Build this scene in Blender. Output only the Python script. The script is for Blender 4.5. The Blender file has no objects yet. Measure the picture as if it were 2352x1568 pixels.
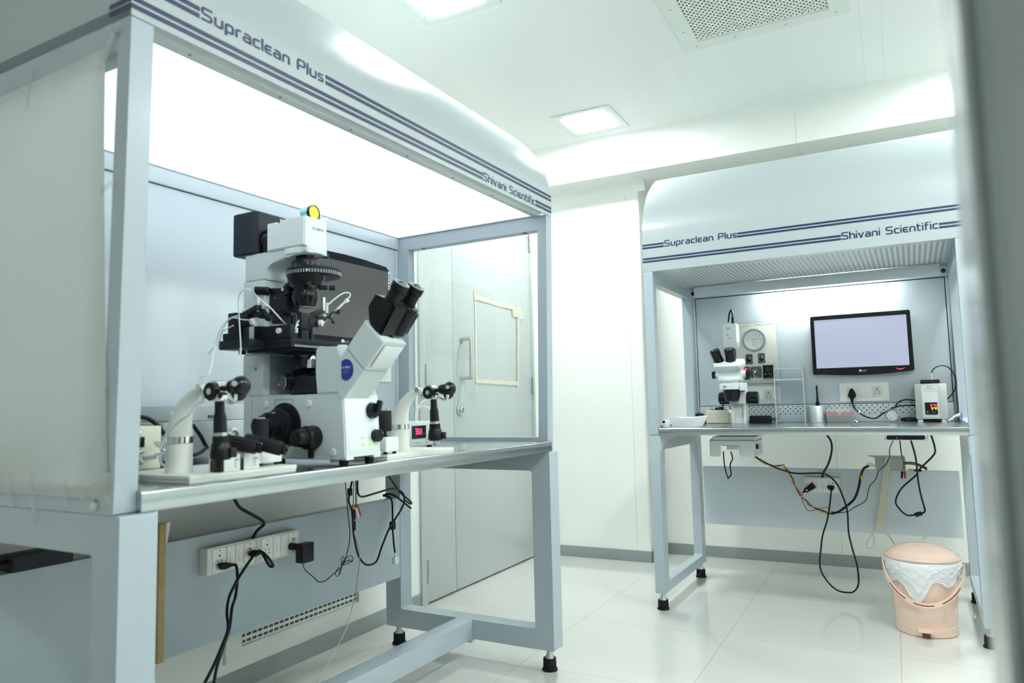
import bpy, bmesh, math, random
from math import sin, cos, pi, radians
from mathutils import Vector, Matrix
random.seed(7)
S = bpy.context.scene
COL = S.collection

# ---------------- camera, world, exposure ----------------
CAM_Z = 0.9173
YAW, PITCH, ROLL, FPX = 0.4806, 0.0867, -0.0224, 1670.3
cam = bpy.data.cameras.new('camera'); cam.lens = FPX/2352*36; cam.sensor_width = 36; cam.sensor_fit = 'HORIZONTAL'
cam.clip_start = 0.02; cam.clip_end = 50
cam.dof.use_dof = True; cam.dof.focus_distance = 3.0; cam.dof.aperture_fstop = 4.0
camo = bpy.data.objects.new('camera', cam); COL.objects.link(camo)
fw = Vector((cos(YAW)*cos(PITCH), sin(YAW)*cos(PITCH), sin(PITCH)))
rt = Vector((sin(YAW), -cos(YAW), 0)); up = rt.cross(fw)
r2 = rt*cos(ROLL)+up*sin(ROLL); u2 = -rt*sin(ROLL)+up*cos(ROLL)
camo.matrix_world = Matrix(((r2.x, u2.x, -fw.x, 0), (r2.y, u2.y, -fw.y, 0), (r2.z, u2.z, -fw.z, CAM_Z), (0, 0, 0, 1)))
S.camera = camo
w = bpy.data.worlds.new('world'); S.world = w; w.use_nodes = True
w.node_tree.nodes['Background'].inputs[0].default_value = (0.85, 0.9, 0.9, 1)
w.node_tree.nodes['Background'].inputs[1].default_value = 0.02
S.view_settings.view_transform = 'Standard'; S.view_settings.look = 'None'
S.view_settings.exposure = 0.14; S.view_settings.gamma = 1.0; S.view_settings.use_curve_mapping = False
S.cycles.use_denoising = True
S.cycles.max_bounces = 9; S.cycles.diffuse_bounces = 5; S.cycles.glossy_bounces = 4; S.cycles.transmission_bounces = 6
S.cycles.transparent_max_bounces = 8; S.cycles.caustics_reflective = False; S.cycles.caustics_refractive = False
S.cycles.sample_clamp_indirect = 6.0
E_CEIL, E_DIFF, E_TUBE = 120.0, 1.2, 150.0      # strengths of the ceiling lamps, the lit bench ceiling, the bench tube

# ---------------- materials ----------------
MATS = {}
def mat(name, col, rough=0.5, metal=0.0, bump=0.0, bscale=300, var=0.03, emit=None, es=0, trans=0, alpha=1, ior=1.45, coat=0, subs=0):
    m = bpy.data.materials.new(name); m.use_nodes = True; MATS[name] = m
    nt = m.node_tree; b = nt.nodes['Principled BSDF']
    b.inputs['Roughness'].default_value = rough; b.inputs['Metallic'].default_value = metal
    b.inputs['IOR'].default_value = ior
    if name in ('black_plastic', 'black_matte', 'rubber', 'black_gloss', 'charcoal'): b.inputs['Specular IOR Level'].default_value = 0.28
    if coat: b.inputs['Coat Weight'].default_value = coat; b.inputs['Coat Roughness'].default_value = 0.15
    tc = nt.nodes.new('ShaderNodeTexCoord'); nz = nt.nodes.new('ShaderNodeTexNoise')
    nz.inputs['Scale'].default_value = bscale; nz.inputs['Detail'].default_value = 3
    nt.links.new(tc.outputs['Object'], nz.inputs['Vector'])
    mx = nt.nodes.new('ShaderNodeMix'); mx.data_type = 'RGBA'
    mx.inputs[6].default_value = tuple(c*(1-var) for c in col)+(1,); mx.inputs[7].default_value = tuple(min(1, c*(1+var)) for c in col)+(1,)
    nt.links.new(nz.outputs['Fac'], mx.inputs[0]); nt.links.new(mx.outputs[2], b.inputs['Base Color'])
    if bump:
        bp = nt.nodes.new('ShaderNodeBump'); bp.inputs['Strength'].default_value = bump; bp.inputs['Distance'].default_value = 0.001
        nt.links.new(nz.outputs['Fac'], bp.inputs['Height']); nt.links.new(bp.outputs['Normal'], b.inputs['Normal'])
    if emit: b.inputs['Emission Color'].default_value = tuple(emit)+(1,); b.inputs['Emission Strength'].default_value = es
    if trans: b.inputs['Transmission Weight'].default_value = trans
    if alpha < 1: b.inputs['Alpha'].default_value = alpha
    return m
mat('wall_paint', (0.865, 0.888, 0.845), 0.22, bscale=3, var=0.01)
mat('ceiling_paint', (0.86, 0.885, 0.865), 0.30, bscale=3, var=0.01)
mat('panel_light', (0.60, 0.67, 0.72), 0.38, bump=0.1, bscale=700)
mat('post_paint', (0.72, 0.77, 0.77), 0.22, bump=0.1, bscale=900, coat=0.3)
mat('joint_and_shadow', (0.50, 0.56, 0.50), 0.5)
mat('baseboard', (0.27, 0.30, 0.30), 0.4, bscale=20, var=0.05)
mat('hood_paint', (0.425, 0.485, 0.505), 0.34, bump=0.35, bscale=900, coat=0.12)
mat('frame_paint', (0.415, 0.485, 0.535), 0.32, bump=0.15, bscale=900, coat=0.2)
mat('frame_warm', (0.56, 0.63, 0.64), 0.30, bump=0.15, bscale=900, coat=0.2)
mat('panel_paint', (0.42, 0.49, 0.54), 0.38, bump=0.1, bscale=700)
mat('back_paint', (0.61, 0.68, 0.73), 0.30, metal=0.15, bscale=6, var=0.02)
mat('gap_dark', (0.02, 0.025, 0.03), 0.7)
mat('navy', (0.016, 0.028, 0.085), 0.4)
mat('diffuser', (0.9, 0.95, 1), 0.4, emit=(0.85, 0.93, 1.0), es=E_DIFF)
mat('lamp_diffuser', (0.9, 0.95, 0.92), 0.4, emit=(0.945, 1.0, 0.985), es=E_CEIL)
mat('tube_light', (0.95, 0.97, 0.97), 0.4, emit=(0.94, 1.0, 0.98), es=E_TUBE)
mat('rubber', (0.007, 0.008, 0.009), 0.6, bscale=200)
mat('black_plastic', (0.006, 0.007, 0.009), 0.30, bscale=200)
mat('black_gloss', (0.004, 0.005, 0.008), 0.12, coat=0.2)
mat('black_matte', (0.010, 0.013, 0.018), 0.5, bscale=200)
mat('charcoal', (0.016, 0.022, 0.034), 0.45, bscale=200)
mat('scope_white', (0.64, 0.71, 0.72), 0.42, bscale=500, bump=0.05)
mat('scope_bright', (0.78, 0.84, 0.85), 0.38, bscale=500)
mat('ivory', (0.74, 0.77, 0.72), 0.4, bscale=200)
mat('cream_box', (0.72, 0.73, 0.60), 0.45)
mat('white_plastic', (0.78, 0.82, 0.78), 0.35)
mat('switch_white', (0.94, 0.95, 0.93), 0.3)
mat('chrome', (0.80, 0.82, 0.83), 0.14, metal=1)
mat('brushed', (0.62, 0.65, 0.63), 0.34, metal=1, bscale=60, var=0.05)
mat('alu', (0.60, 0.63, 0.64), 0.42, metal=0.8)
mat('stainless', (0.46, 0.51, 0.53), 0.19, metal=1, bscale=8, var=0.05)
mat('door_paint', (0.47, 0.505, 0.50), 0.24, bscale=3, var=0.015)
mat('tape', (0.74, 0.71, 0.56), 0.55, alpha=0.8)
mat('tape_clear', (0.66, 0.68, 0.60), 0.4, alpha=0.38)
mat('screen_off', (0.095, 0.092, 0.086), 0.20, coat=0.3)
mat('screen_on', (0.22, 0.24, 0.30), 0.3, emit=(0.58, 0.63, 0.84), es=0.50)
mat('led_red', (0.5, 0.0, 0.0), 0.4, emit=(1, 0.03, 0.08), es=4)
mat('led_yellow', (0.5, 0.5, 0.0), 0.4, emit=(0.75, 0.9, 0.05), es=2.5)
mat('led_green', (0.3, 0.6, 0.2), 0.4, emit=(0.35, 0.85, 0.25), es=0.8)
mat('orange_mark', (0.8, 0.35, 0.1), 0.5)
mat('badge_blue', (0.020, 0.030, 0.30), 0.35)
mat('mark_white', (0.75, 0.78, 0.80), 0.5)
mat('mark_grey', (0.12, 0.14, 0.15), 0.5)
mat('red_plastic', (0.50, 0.03, 0.03), 0.4)
mat('yellow_plastic', (0.65, 0.55, 0.05), 0.4)
mat('yellow_filter', (0.75, 0.80, 0.02), 0.25, emit=(0.7, 0.8, 0.02), es=0.15)
mat('cyan_metal', (0.28, 0.62, 0.72), 0.25, metal=0.4)
mat('pink_rack', (0.78, 0.13, 0.17), 0.5)
mat('wood', (0.42, 0.30, 0.14), 0.6, bscale=40, var=0.2)
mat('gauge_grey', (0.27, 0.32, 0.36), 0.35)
mat('panel_beige', (0.66, 0.68, 0.61), 0.4, bscale=300)
mat('plate_dark', (0.05, 0.065, 0.085), 0.4)
mat('bin_pink', (0.80, 0.59, 0.49), 0.24, bscale=30, var=0.02, coat=0.2)
mat('bin_dark', (0.22, 0.06, 0.04), 0.6)
mat('bag', (0.84, 0.86, 0.88), 0.30, bscale=45, bump=0.5, alpha=0.88)
mat('cable_beige', (0.42, 0.38, 0.24), 0.5)
mat('tube_white', (0.72, 0.80, 0.84), 0.35)
mat('lens', (0.02, 0.04, 0.04), 0.05, coat=1)
mat('foam_white', (0.86, 0.90, 0.92), 0.5)
mat('blue_plastic', (0.10, 0.17, 0.42), 0.4)
mat('box_grey', (0.42, 0.46, 0.42), 0.5)
mat('vent_dark', (0.07, 0.09, 0.11), 0.6)

def glass(name, col, tint=0.08, rough=0.02):
    m = bpy.data.materials.new(name); m.use_nodes = True; MATS[name] = m
    nt = m.node_tree; nt.nodes.clear()
    o = nt.nodes.new('ShaderNodeOutputMaterial'); t = nt.nodes.new('ShaderNodeBsdfTransparent'); g = nt.nodes.new('ShaderNodeBsdfGlossy')
    d = nt.nodes.new('ShaderNodeBsdfDiffuse'); mx = nt.nodes.new('ShaderNodeMixShader'); m2 = nt.nodes.new('ShaderNodeMixShader')
    fr = nt.nodes.new('ShaderNodeFresnel')
    ge = nt.nodes.new('ShaderNodeNewGeometry'); ma = nt.nodes.new('ShaderNodeMath'); ma.operation = 'MULTIPLY_ADD'
    ma.inputs[1].default_value = 1/1.4-1.4; ma.inputs[2].default_value = 1.4   # same reflectance on both faces of the pane
    nt.links.new(ge.outputs['Backfacing'], ma.inputs[0]); nt.links.new(ma.outputs[0], fr.inputs[0])
    t.inputs[0].default_value = tuple(col)+(1,); g.inputs['Roughness'].default_value = rough; d.inputs[0].default_value = tuple(col)+(1,)
    m2.inputs[0].default_value = tint
    nt.links.new(t.outputs[0], m2.inputs[1]); nt.links.new(d.outputs[0], m2.inputs[2])
    nt.links.new(fr.outputs[0], mx.inputs[0]); nt.links.new(m2.outputs[0], mx.inputs[1]); nt.links.new(g.outputs[0], mx.inputs[2])
    nt.links.new(mx.outputs[0], o.inputs[0]); return m
def translucent(name, col, k=0.4):
    m = bpy.data.materials.new(name); m.use_nodes = True; MATS[name] = m
    nt = m.node_tree; nt.nodes.clear(); o = nt.nodes.new('ShaderNodeOutputMaterial')
    d = nt.nodes.new('ShaderNodeBsdfDiffuse'); t = nt.nodes.new('ShaderNodeBsdfTranslucent'); mx = nt.nodes.new('ShaderNodeMixShader')
    tc = nt.nodes.new('ShaderNodeTexCoord'); nz = nt.nodes.new('ShaderNodeTexNoise'); nz.inputs['Scale'].default_value = 5
    cm = nt.nodes.new('ShaderNodeMix'); cm.data_type = 'RGBA'; cm.inputs[6].default_value = tuple(c*.97 for c in col)+(1,); cm.inputs[7].default_value = tuple(col)+(1,)
    nt.links.new(tc.outputs['Object'], nz.inputs[0]); nt.links.new(nz.outputs['Fac'], cm.inputs[0])
    nt.links.new(cm.outputs[2], d.inputs[0]); nt.links.new(cm.outputs[2], t.inputs[0]); mx.inputs[0].default_value = k
    nt.links.new(d.outputs[0], mx.inputs[1]); nt.links.new(t.outputs[0], mx.inputs[2]); nt.links.new(mx.outputs[0], o.inputs[0]); return m
translucent('paper', (0.74, 0.78, 0.76), 0.35)
translucent('thin_plastic', (0.88, 0.91, 0.92), 0.4)
glass('clear_glass', (0.97, 0.985, 0.98), 0.015)
glass('acrylic', (0.90, 0.95, 0.95), 0.10)
glass('acrylic_edge', (0.85, 0.93, 0.92), 0.55)
glass('clear_lid', (0.92, 0.95, 0.95), 0.22, 0.1)

def floor_mat():
    m = bpy.data.materials.new('floor_tiles'); m.use_nodes = True; MATS['floor_tiles'] = m
    nt = m.node_tree; b = nt.nodes['Principled BSDF']; b.inputs['Roughness'].default_value = 0.07
    tc = nt.nodes.new('ShaderNodeTexCoord'); mp = nt.nodes.new('ShaderNodeMapping'); mp.inputs['Location'].default_value = (0.03, -0.0324, 0)
    br = nt.nodes.new('ShaderNodeTexBrick'); br.offset = 0; br.squash = 1
    br.inputs['Scale'].default_value = 1.0; br.inputs['Mortar Size'].default_value = 0.0016; br.inputs['Mortar Smooth'].default_value = 0.3
    br.inputs['Brick Width'].default_value = 0.6; br.inputs['Row Height'].default_value = 0.6
    br.inputs['Color1'].default_value = (0.655, 0.67, 0.635, 1); br.inputs['Color2'].default_value = (0.67, 0.685, 0.65, 1); br.inputs['Mortar'].default_value = (0.45, 0.46, 0.41, 1)
    nt.links.new(tc.outputs['Object'], mp.inputs[0]); nt.links.new(mp.outputs[0], br.inputs[0]); nt.links.new(br.outputs['Color'], b.inputs['Base Color'])
    b.inputs['Coat Weight'].default_value = 0.3; b.inputs['Coat Roughness'].default_value = 0.06
floor_mat()

def perforated_mat():
    # white sheet with staggered small round holes (object coordinates)
    m = bpy.data.materials.new('perforated_sheet'); m.use_nodes = True; MATS['perforated_sheet'] = m
    nt = m.node_tree; b = nt.nodes['Principled BSDF']; b.inputs['Roughness'].default_value = 0.35
    tc = nt.nodes.new('ShaderNodeTexCoord'); sp = nt.nodes.new('ShaderNodeSeparateXYZ'); nt.links.new(tc.outputs['Object'], sp.inputs[0])
    def mth(op, a, bb=None, c=None):
        n = nt.nodes.new('ShaderNodeMath'); n.operation = op
        for i, v in enumerate((a, bb, c)):
            if v is None: continue
            if isinstance(v, (int, float)): n.inputs[i].default_value = v
            else: nt.links.new(v, n.inputs[i])
        return n.outputs[0]
    def cell(dx, dy):
        fx = mth('SUBTRACT', mth('FRACT', mth('MULTIPLY_ADD', sp.outputs[0], 1/0.020, dx)), 0.5)
        fy = mth('SUBTRACT', mth('FRACT', mth('MULTIPLY_ADD', sp.outputs[1], 1/0.011, dy)), 0.5)
        q = mth('ADD', mth('MULTIPLY', mth('MULTIPLY', fx, fx), 1.4), mth('MULTIPLY', fy, fy))
        return mth('LESS_THAN', q, 0.115)
    h = cell(0.0, 0.0)
    mx = nt.nodes.new('ShaderNodeMix'); mx.data_type = 'RGBA'; nt.links.new(h, mx.inputs[0])
    mx.inputs[6].default_value = (0.74, 0.78, 0.77, 1); mx.inputs[7].default_value = (0.15, 0.16, 0.16, 1)
    nt.links.new(mx.outputs[2], b.inputs['Base Color'])
perforated_mat()

# ---------------- mesh builder ----------------
class MB:
    def __init__(s): s.bm = bmesh.new(); s.m = 0
    def _tag(s, faces):
        for f in faces: f.material_index = s.m
    def hexa(s, p, b=0, seg=2):
        vs = [s.bm.verts.new(q) for q in p]
        fs = [s.bm.faces.new([vs[i] for i in q]) for q in ((0, 3, 2, 1), (4, 5, 6, 7), (0, 1, 5, 4), (1, 2, 6, 5), (2, 3, 7, 6), (3, 0, 4, 7))]
        s._tag(fs)
        if b > 0:
            es = list({e for f in fs for e in f.edges})
            r = bmesh.ops.bevel(s.bm, geom=es, offset=b, segments=seg, profile=0.6, affect='EDGES')
            s._tag(r['faces'])
        return s
    def box(s, x0, x1, y0, y1, z0, z1, b=0, seg=2):
        x0, x1 = sorted((x0, x1)); y0, y1 = sorted((y0, y1)); z0, z1 = sorted((z0, z1))
        b = min(b, (x1-x0)*.45, (y1-y0)*.45, (z1-z0)*.45)
        return s.hexa([(x0, y0, z0), (x1, y0, z0), (x1, y1, z0), (x0, y1, z0), (x0, y0, z1), (x1, y0, z1), (x1, y1, z1), (x0, y1, z1)], b, seg)
    def obox(s, c, ax, ay, az, dx, dy, dz, b=0):
        # oriented box: centre, axes, full sizes
        c = Vector(c); ax, ay, az = (Vector(v).normalized() for v in (ax, ay, az))
        p = [c+ax*(i*dx/2)+ay*(j*dy/2)+az*(k*dz/2) for k in (-1, 1) for i, j in ((-1, -1), (1, -1), (1, 1), (-1, 1))]
        return s.hexa(p, b)
    def lathe(s, p0, d, prof, n=28, capped=True):
        p0 = Vector(p0); d = Vector(d).normalized()
        a = d.orthogonal().normalized(); bb = d.cross(a)
        rings = []
        for t, r in prof:
            rings.append([s.bm.verts.new(p0+d*t+(a*cos(2*pi*i/n)+bb*sin(2*pi*i/n))*max(r, 1e-5)) for i in range(n)])
        for A, B in zip(rings, rings[1:]):
            for i in range(n): s._tag([s.bm.faces.new((A[i], A[(i+1) % n], B[(i+1) % n], B[i]))])
        if capped: s._tag([s.bm.faces.new(rings[0][::-1]), s.bm.faces.new(rings[-1])])
        return s
    def cyl(s, p0, p1, r0, r1=None, n=24, ch=0):
        p0, p1 = Vector(p0), Vector(p1); L = (p1-p0).length; r1 = r0 if r1 is None else r1
        pr = [(0, r0), (L, r1)] if not ch else [(0, r0-ch), (ch, r0), (L-ch, r1), (L, r1-ch)]
        return s.lathe(p0, p1-p0, pr, n)
    def ribbed(s, p0, p1, r, n=20, depth=.12):
        p0, p1 = Vector(p0), Vector(p1); d = (p1-p0).normalized(); a = d.orthogonal().normalized(); bb = d.cross(a); L = (p1-p0).length
        rings = []; k = n*4
        for t, f in ((0, .9), (L*.04, 1), (L*.96, 1), (L, .9)):
            rings.append([s.bm.verts.new(p0+d*t+(a*cos(2*pi*i/k)+bb*sin(2*pi*i/k))*(r*f*(1-(depth if i % 4 in (0, 1) else 0)))) for i in range(k)])
        for A, B in zip(rings, rings[1:]):
            for i in range(k): s._tag([s.bm.faces.new((A[i], A[(i+1) % k], B[(i+1) % k], B[i]))])
        s._tag([s.bm.faces.new(rings[0][::-1]), s.bm.faces.new(rings[-1])]); return s
    def sphere(s, c, r, sc=(1, 1, 1), n=20):
        M = Matrix.Translation(c) @ Matrix.Diagonal((r*sc[0], r*sc[1], r*sc[2], 1))
        g = bmesh.ops.create_uvsphere(s.bm, u_segments=n, v_segments=n//2+2, radius=1, matrix=M)
        s._tag({f for v in g['verts'] for f in v.link_faces}); return s
    def prism(s, pts, ax, a0, a1, b=0):
        # pts in the plane normal to ax ('x': (y,z), 'y': (x,z), 'z': (x,y))
        def P(q, a): return {'x': (a, q[0], q[1]), 'y': (q[0], a, q[1]), 'z': (q[0], q[1], a)}[ax]
        A = [s.bm.verts.new(P(q, a0)) for q in pts]; B = [s.bm.verts.new(P(q, a1)) for q in pts]; n = len(pts)
        fs = [s.bm.faces.new(A[::-1]), s.bm.faces.new(B)]+[s.bm.faces.new((A[i], A[(i+1) % n], B[(i+1) % n], B[i])) for i in range(n)]
        s._tag(fs)
        if b:
            r = bmesh.ops.bevel(s.bm, geom=list({e for f in fs[:2] for e in f.edges}), offset=b, segments=2, affect='EDGES'); s._tag(r['faces'])
        return s
    def quad(s, *p): s._tag([s.bm.faces.new([s.bm.verts.new(q) for q in p])]); return s
    def ring(s, ax, a0, a1, out, inn, ri=0.0, ro=0.0, k=5, f=None):
        # rectangular loop with rounded corners; out/inn = (u0,u1,v0,v1) in the plane normal to ax
        def loop(r, rad):
            u0, u1, v0, v1 = r; q = []
            for cx, cy, a in ((u1-rad, v1-rad, 0), (u0+rad, v1-rad, 90), (u0+rad, v0+rad, 180), (u1-rad, v0+rad, 270)):
                for i in range(k): t = radians(a+90*i/(k-1)); q.append((cx+rad*cos(t), cy+rad*sin(t)))
            return q
        def P(q, a):
            r = {'x': (a, q[0], q[1]), 'y': (q[0], a, q[1]), 'z': (q[0], q[1], a)}[ax]
            return f(r) if f else r
        O, I = loop(out, max(ro, 1e-4)), loop(inn, max(ri, 1e-4)); n = len(O)
        V = [[s.bm.verts.new(P(q, a)) for q in L] for a in (a0, a1) for L in (O, I)]
        for i in range(n):
            j = (i+1) % n
            s._tag([s.bm.faces.new(x) for x in ((V[0][i], V[0][j], V[1][j], V[1][i]), (V[2][j], V[2][i], V[3][i], V[3][j]),
                    (V[0][j], V[0][i], V[2][i], V[2][j]), (V[1][i], V[1][j], V[3][j], V[3][i]))])
        return s
    def rrect(s, ax, a0, a1, r, rad, k=5):
        u0, u1, v0, v1 = r; q = []; rad = min(rad, (u1-u0)/2-1e-5, (v1-v0)/2-1e-5)
        for cx, cy, a in ((u1-rad, v1-rad, 0), (u0+rad, v1-rad, 90), (u0+rad, v0+rad, 180), (u1-rad, v0+rad, 270)):
            for i in range(k): t = radians(a+90*i/(k-1)); q.append((cx+rad*cos(t), cy+rad*sin(t)))
        return s.prism(q, ax, a0, a1)
    def tube(s, pts, r, n=8, sub=5, r1=None, flat=None):
        P = [Vector(p) for p in pts]
        if sub > 1 and len(P) > 2:
            Q = []; E = [2*P[0]-P[1]]+P+[2*P[-1]-P[-2]]
            for i in range(1, len(E)-2):
                a, b, c, d = E[i-1:i+3]
                for k in range(sub):
                    t = k/sub
                    Q.append(.5*((2*b)+(-a+c)*t+(2*a-5*b+4*c-d)*t*t+(-a+3*b-3*c+d)*t**3))
            P = Q+[P[-1]]
        N = None; rings = []
        for i, p in enumerate(P):
            d = (P[min(i+1, len(P)-1)]-P[max(i-1, 0)])
            d = d.normalized() if d.length > 1e-9 else Vector((0, 0, 1))
            N = (N-d*N.dot(d)) if N else d.orthogonal()
            N = N.normalized() if N.length > 1e-6 else d.orthogonal().normalized()
            B = d.cross(N); rr = r if r1 is None else r+(r1-r)*i/(len(P)-1)
            rings.append([s.bm.verts.new(p+(N*cos(2*pi*k/n)+B*sin(2*pi*k/n))*rr) for k in range(n)])
        for A, B in zip(rings, rings[1:]):
            for i in range(n): s._tag([s.bm.faces.new((A[i], A[(i+1) % n], B[(i+1) % n], B[i]))])
        s._tag([s.bm.faces.new(rings[0][::-1]), s.bm.faces.new(rings[-1])]); return s
    def loft(s, secs, closed_ends=True):
        R = [[s.bm.verts.new(q) for q in L] for L in secs]; n = len(R[0])
        for A, B in zip(R, R[1:]):
            for i in range(n): s._tag([s.bm.faces.new((A[i], A[(i+1) % n], B[(i+1) % n], B[i]))])
        if closed_ends: s._tag([s.bm.faces.new(R[0][::-1]), s.bm.faces.new(R[-1])])
        return s
    def text(s, txt, o, u, v, h, wid=None, bold=0.0):
        # built-in lettering laid on a plane: origin, right and up directions, letter height, optional total width
        c = bpy.data.curves.new('t', 'FONT'); c.body = txt; c.offset = bold; c.resolution_u = 3
        ob = bpy.data.objects.new('t', c); me = bpy.data.meshes.new_from_object(ob)
        if not len(me.vertices): return s
        xs = [q.co.x for q in me.vertices]; x0, x1 = min(xs), max(xs)
        o, u, v = Vector(o), Vector(u).normalized(), Vector(v).normalized(); k = h/0.7; kx = k if wid is None else wid/(x1-x0)
        vs = [s.bm.verts.new(o+u*((q.co.x-x0)*kx)+v*(q.co.y*k)) for q in me.vertices]
        for p in me.polygons:
            try: s._tag([s.bm.faces.new([vs[i] for i in p.vertices])])
            except ValueError: pass
        bpy.data.objects.remove(ob); bpy.data.curves.remove(c); bpy.data.meshes.remove(me); return s

# square-shouldered sign lettering drawn as strokes (x-height .70, capital 1.0)
GL = {'S': (.74, [[(.74, .93), (.07, .93), (.07, .53), (.67, .47), (.67, .07), (0, .07)]]), 'P': (.72, [[(.07, 0), (.07, .93), (.65, .93), (.65, .42), (.07, .42)]]),
      'u': (.60, [[(.06, .70), (.06, .06), (.54, .06), (.54, .70)]]), 'p': (.60, [[(.06, -.26), (.06, .64), (.54, .64), (.54, .06), (.06, .06)]]),
      'r': (.40, [[(.06, 0), (.06, .64), (.40, .64)]]), 'a': (.60, [[(.08, .64), (.54, .64), (.54, 0)], [(.54, .06), (.06, .06), (.06, .38), (.54, .38)]]),
      'c': (.52, [[(.52, .64), (.06, .64), (.06, .06), (.52, .06)]]), 'l': (.12, [[(.06, 1), (.06, 0)]]),
      'e': (.54, [[(.54, .64), (.06, .64), (.06, .06), (.54, .06)], [(.06, .35), (.50, .35)]]), 'n': (.60, [[(.06, 0), (.06, .64), (.54, .64), (.54, 0)]]),
      's': (.52, [[(.50, .64), (.06, .64), (.06, .36), (.46, .33), (.46, .06), (0, .06)]]), 'h': (.60, [[(.06, 1), (.06, 0)], [(.06, .64), (.54, .64), (.54, 0)]]),
      'i': (.12, [[(.06, .70), (.06, 0)], [(.06, .86), (.06, 1)]]), 'v': (.58, [[(.04, .70), (.29, .02), (.54, .70)]]),
      't': (.42, [[(.12, .95), (.12, .06), (.42, .06)], [(0, .64), (.42, .64)]]), 'f': (.42, [[(.42, .94), (.12, .94), (.12, 0)], [(0, .64), (.40, .64)]]), ' ': (.36, [])}
def sign(mb, txt, o, u, v, h, width, t=.13):
    tot = sum(GL[c][0] for c in txt)+.13*(len(txt)-1); kx = width/tot; o, u, v = Vector(o), Vector(u), Vector(v); x = 0
    for c in txt:
        wd, strokes = GL[c]
        for pl in strokes:
            P = [Vector((a, b)) for a, b in pl]; Q = [P[0]]
            for i in range(1, len(P)-1):
                a, b, d = P[i-1], P[i], P[i+1]
                rr = min(.17, (a-b).length*.48, (d-b).length*.48)
                if c == 'v': rr = .02
                s0, s1 = b+(a-b).normalized()*rr, b+(d-b).normalized()*rr
                for k in range(6):
                    w_ = k/5; Q.append(s0*(1-w_)**2+b*(2*w_*(1-w_))+s1*w_*w_)
            Q.append(P[-1])
            L, R = [], []
            for i, q in enumerate(Q):
                d = (Q[min(i+1, len(Q)-1)]-Q[max(i-1, 0)]).normalized(); nn = Vector((-d.y, d.x))*t/2
                for lst, sg in ((L, 1), (R, -1)):
                    e = q+nn*sg; lst.append(mb.bm.verts.new(o+u*((x+e.x)*kx)+v*(e.y*h)))
            for i in range(len(Q)-1): mb._tag([mb.bm.faces.new((L[i], R[i], R[i+1], L[i+1]))])
        x += wd+.13

# ---------------- frames, things, parts ----------------
def frame(ox, oy, ax, ay): return Matrix(((ax, -ay, 0, ox), (ay, ax, 0, oy), (0, 0, 1, 0), (0, 0, 0, 1)))
_a, _b = -0.0294, -0.021
FR = {'W': Matrix.Identity(4), 'A': frame(0.765, 1.123, cos(_a), sin(_a)), 'B': frame(3.205, 0.984, sin(_b), -cos(_b)), 'C': frame(0.446, -0.0362, -1, 0)}
def props(o, label=None, cat=None, group=None, kind=None):
    if label: o['label'] = label
    if cat: o['category'] = cat
    if group: o['group'] = group
    if kind: o['kind'] = kind
def mkobj(name, mb, mats, base=(0, 0, 0), angle=35, flat=False):
    me = bpy.data.meshes.new(name); bm = mb.bm
    bmesh.ops.translate(bm, vec=-Vector(base), verts=bm.verts)
    bmesh.ops.recalc_face_normals(bm, faces=bm.faces)
    bm.to_mesh(me); bm.free()
    for m in (mats if isinstance(mats, (list, tuple)) else [mats]): me.materials.append(MATS[m])
    if not flat:
        me.polygons.foreach_set('use_smooth', [True]*len(me.polygons)); me.set_sharp_from_angle(angle=radians(angle))
    ob = bpy.data.objects.new(name, me); COL.objects.link(ob); return ob
class Thing:
    def __init__(s, name, fr, base, label, cat, group=None, kind=None):
        s.base = Vector(base); s.fr = fr; s.root = bpy.data.objects.new(name, None); COL.objects.link(s.root)
        s.root.empty_display_size = .05; s.root.matrix_world = FR[fr] @ Matrix.Translation(s.base); props(s.root, label, cat, group, kind)
    def part(s, name, mb, mats, parent=None, label=None, angle=35, kind=None):
        o = mkobj(name, mb, mats, s.base, angle); o.parent = parent if parent else s.root
        if label: o['label'] = label
        if kind: o['kind'] = kind
        return o
def solo(name, fr, base, mb, mats, label=None, cat=None, group=None, kind=None, angle=35):
    o = mkobj(name, mb, mats, base, angle); o.matrix_world = FR[fr] @ Matrix.Translation(Vector(base)); props(o, label, cat, group, kind); return o
def copy_thing(root):
    r = root.copy(); COL.objects.link(r)
    def rec(a, b):
        for ch in a.children:
            c = ch.copy(); COL.objects.link(c); c.parent = b; rec(ch, c)
    rec(root, r); return r
X, Y, Z = Vector((1, 0, 0)), Vector((0, 1, 0)), Vector((0, 0, 1))

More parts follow.
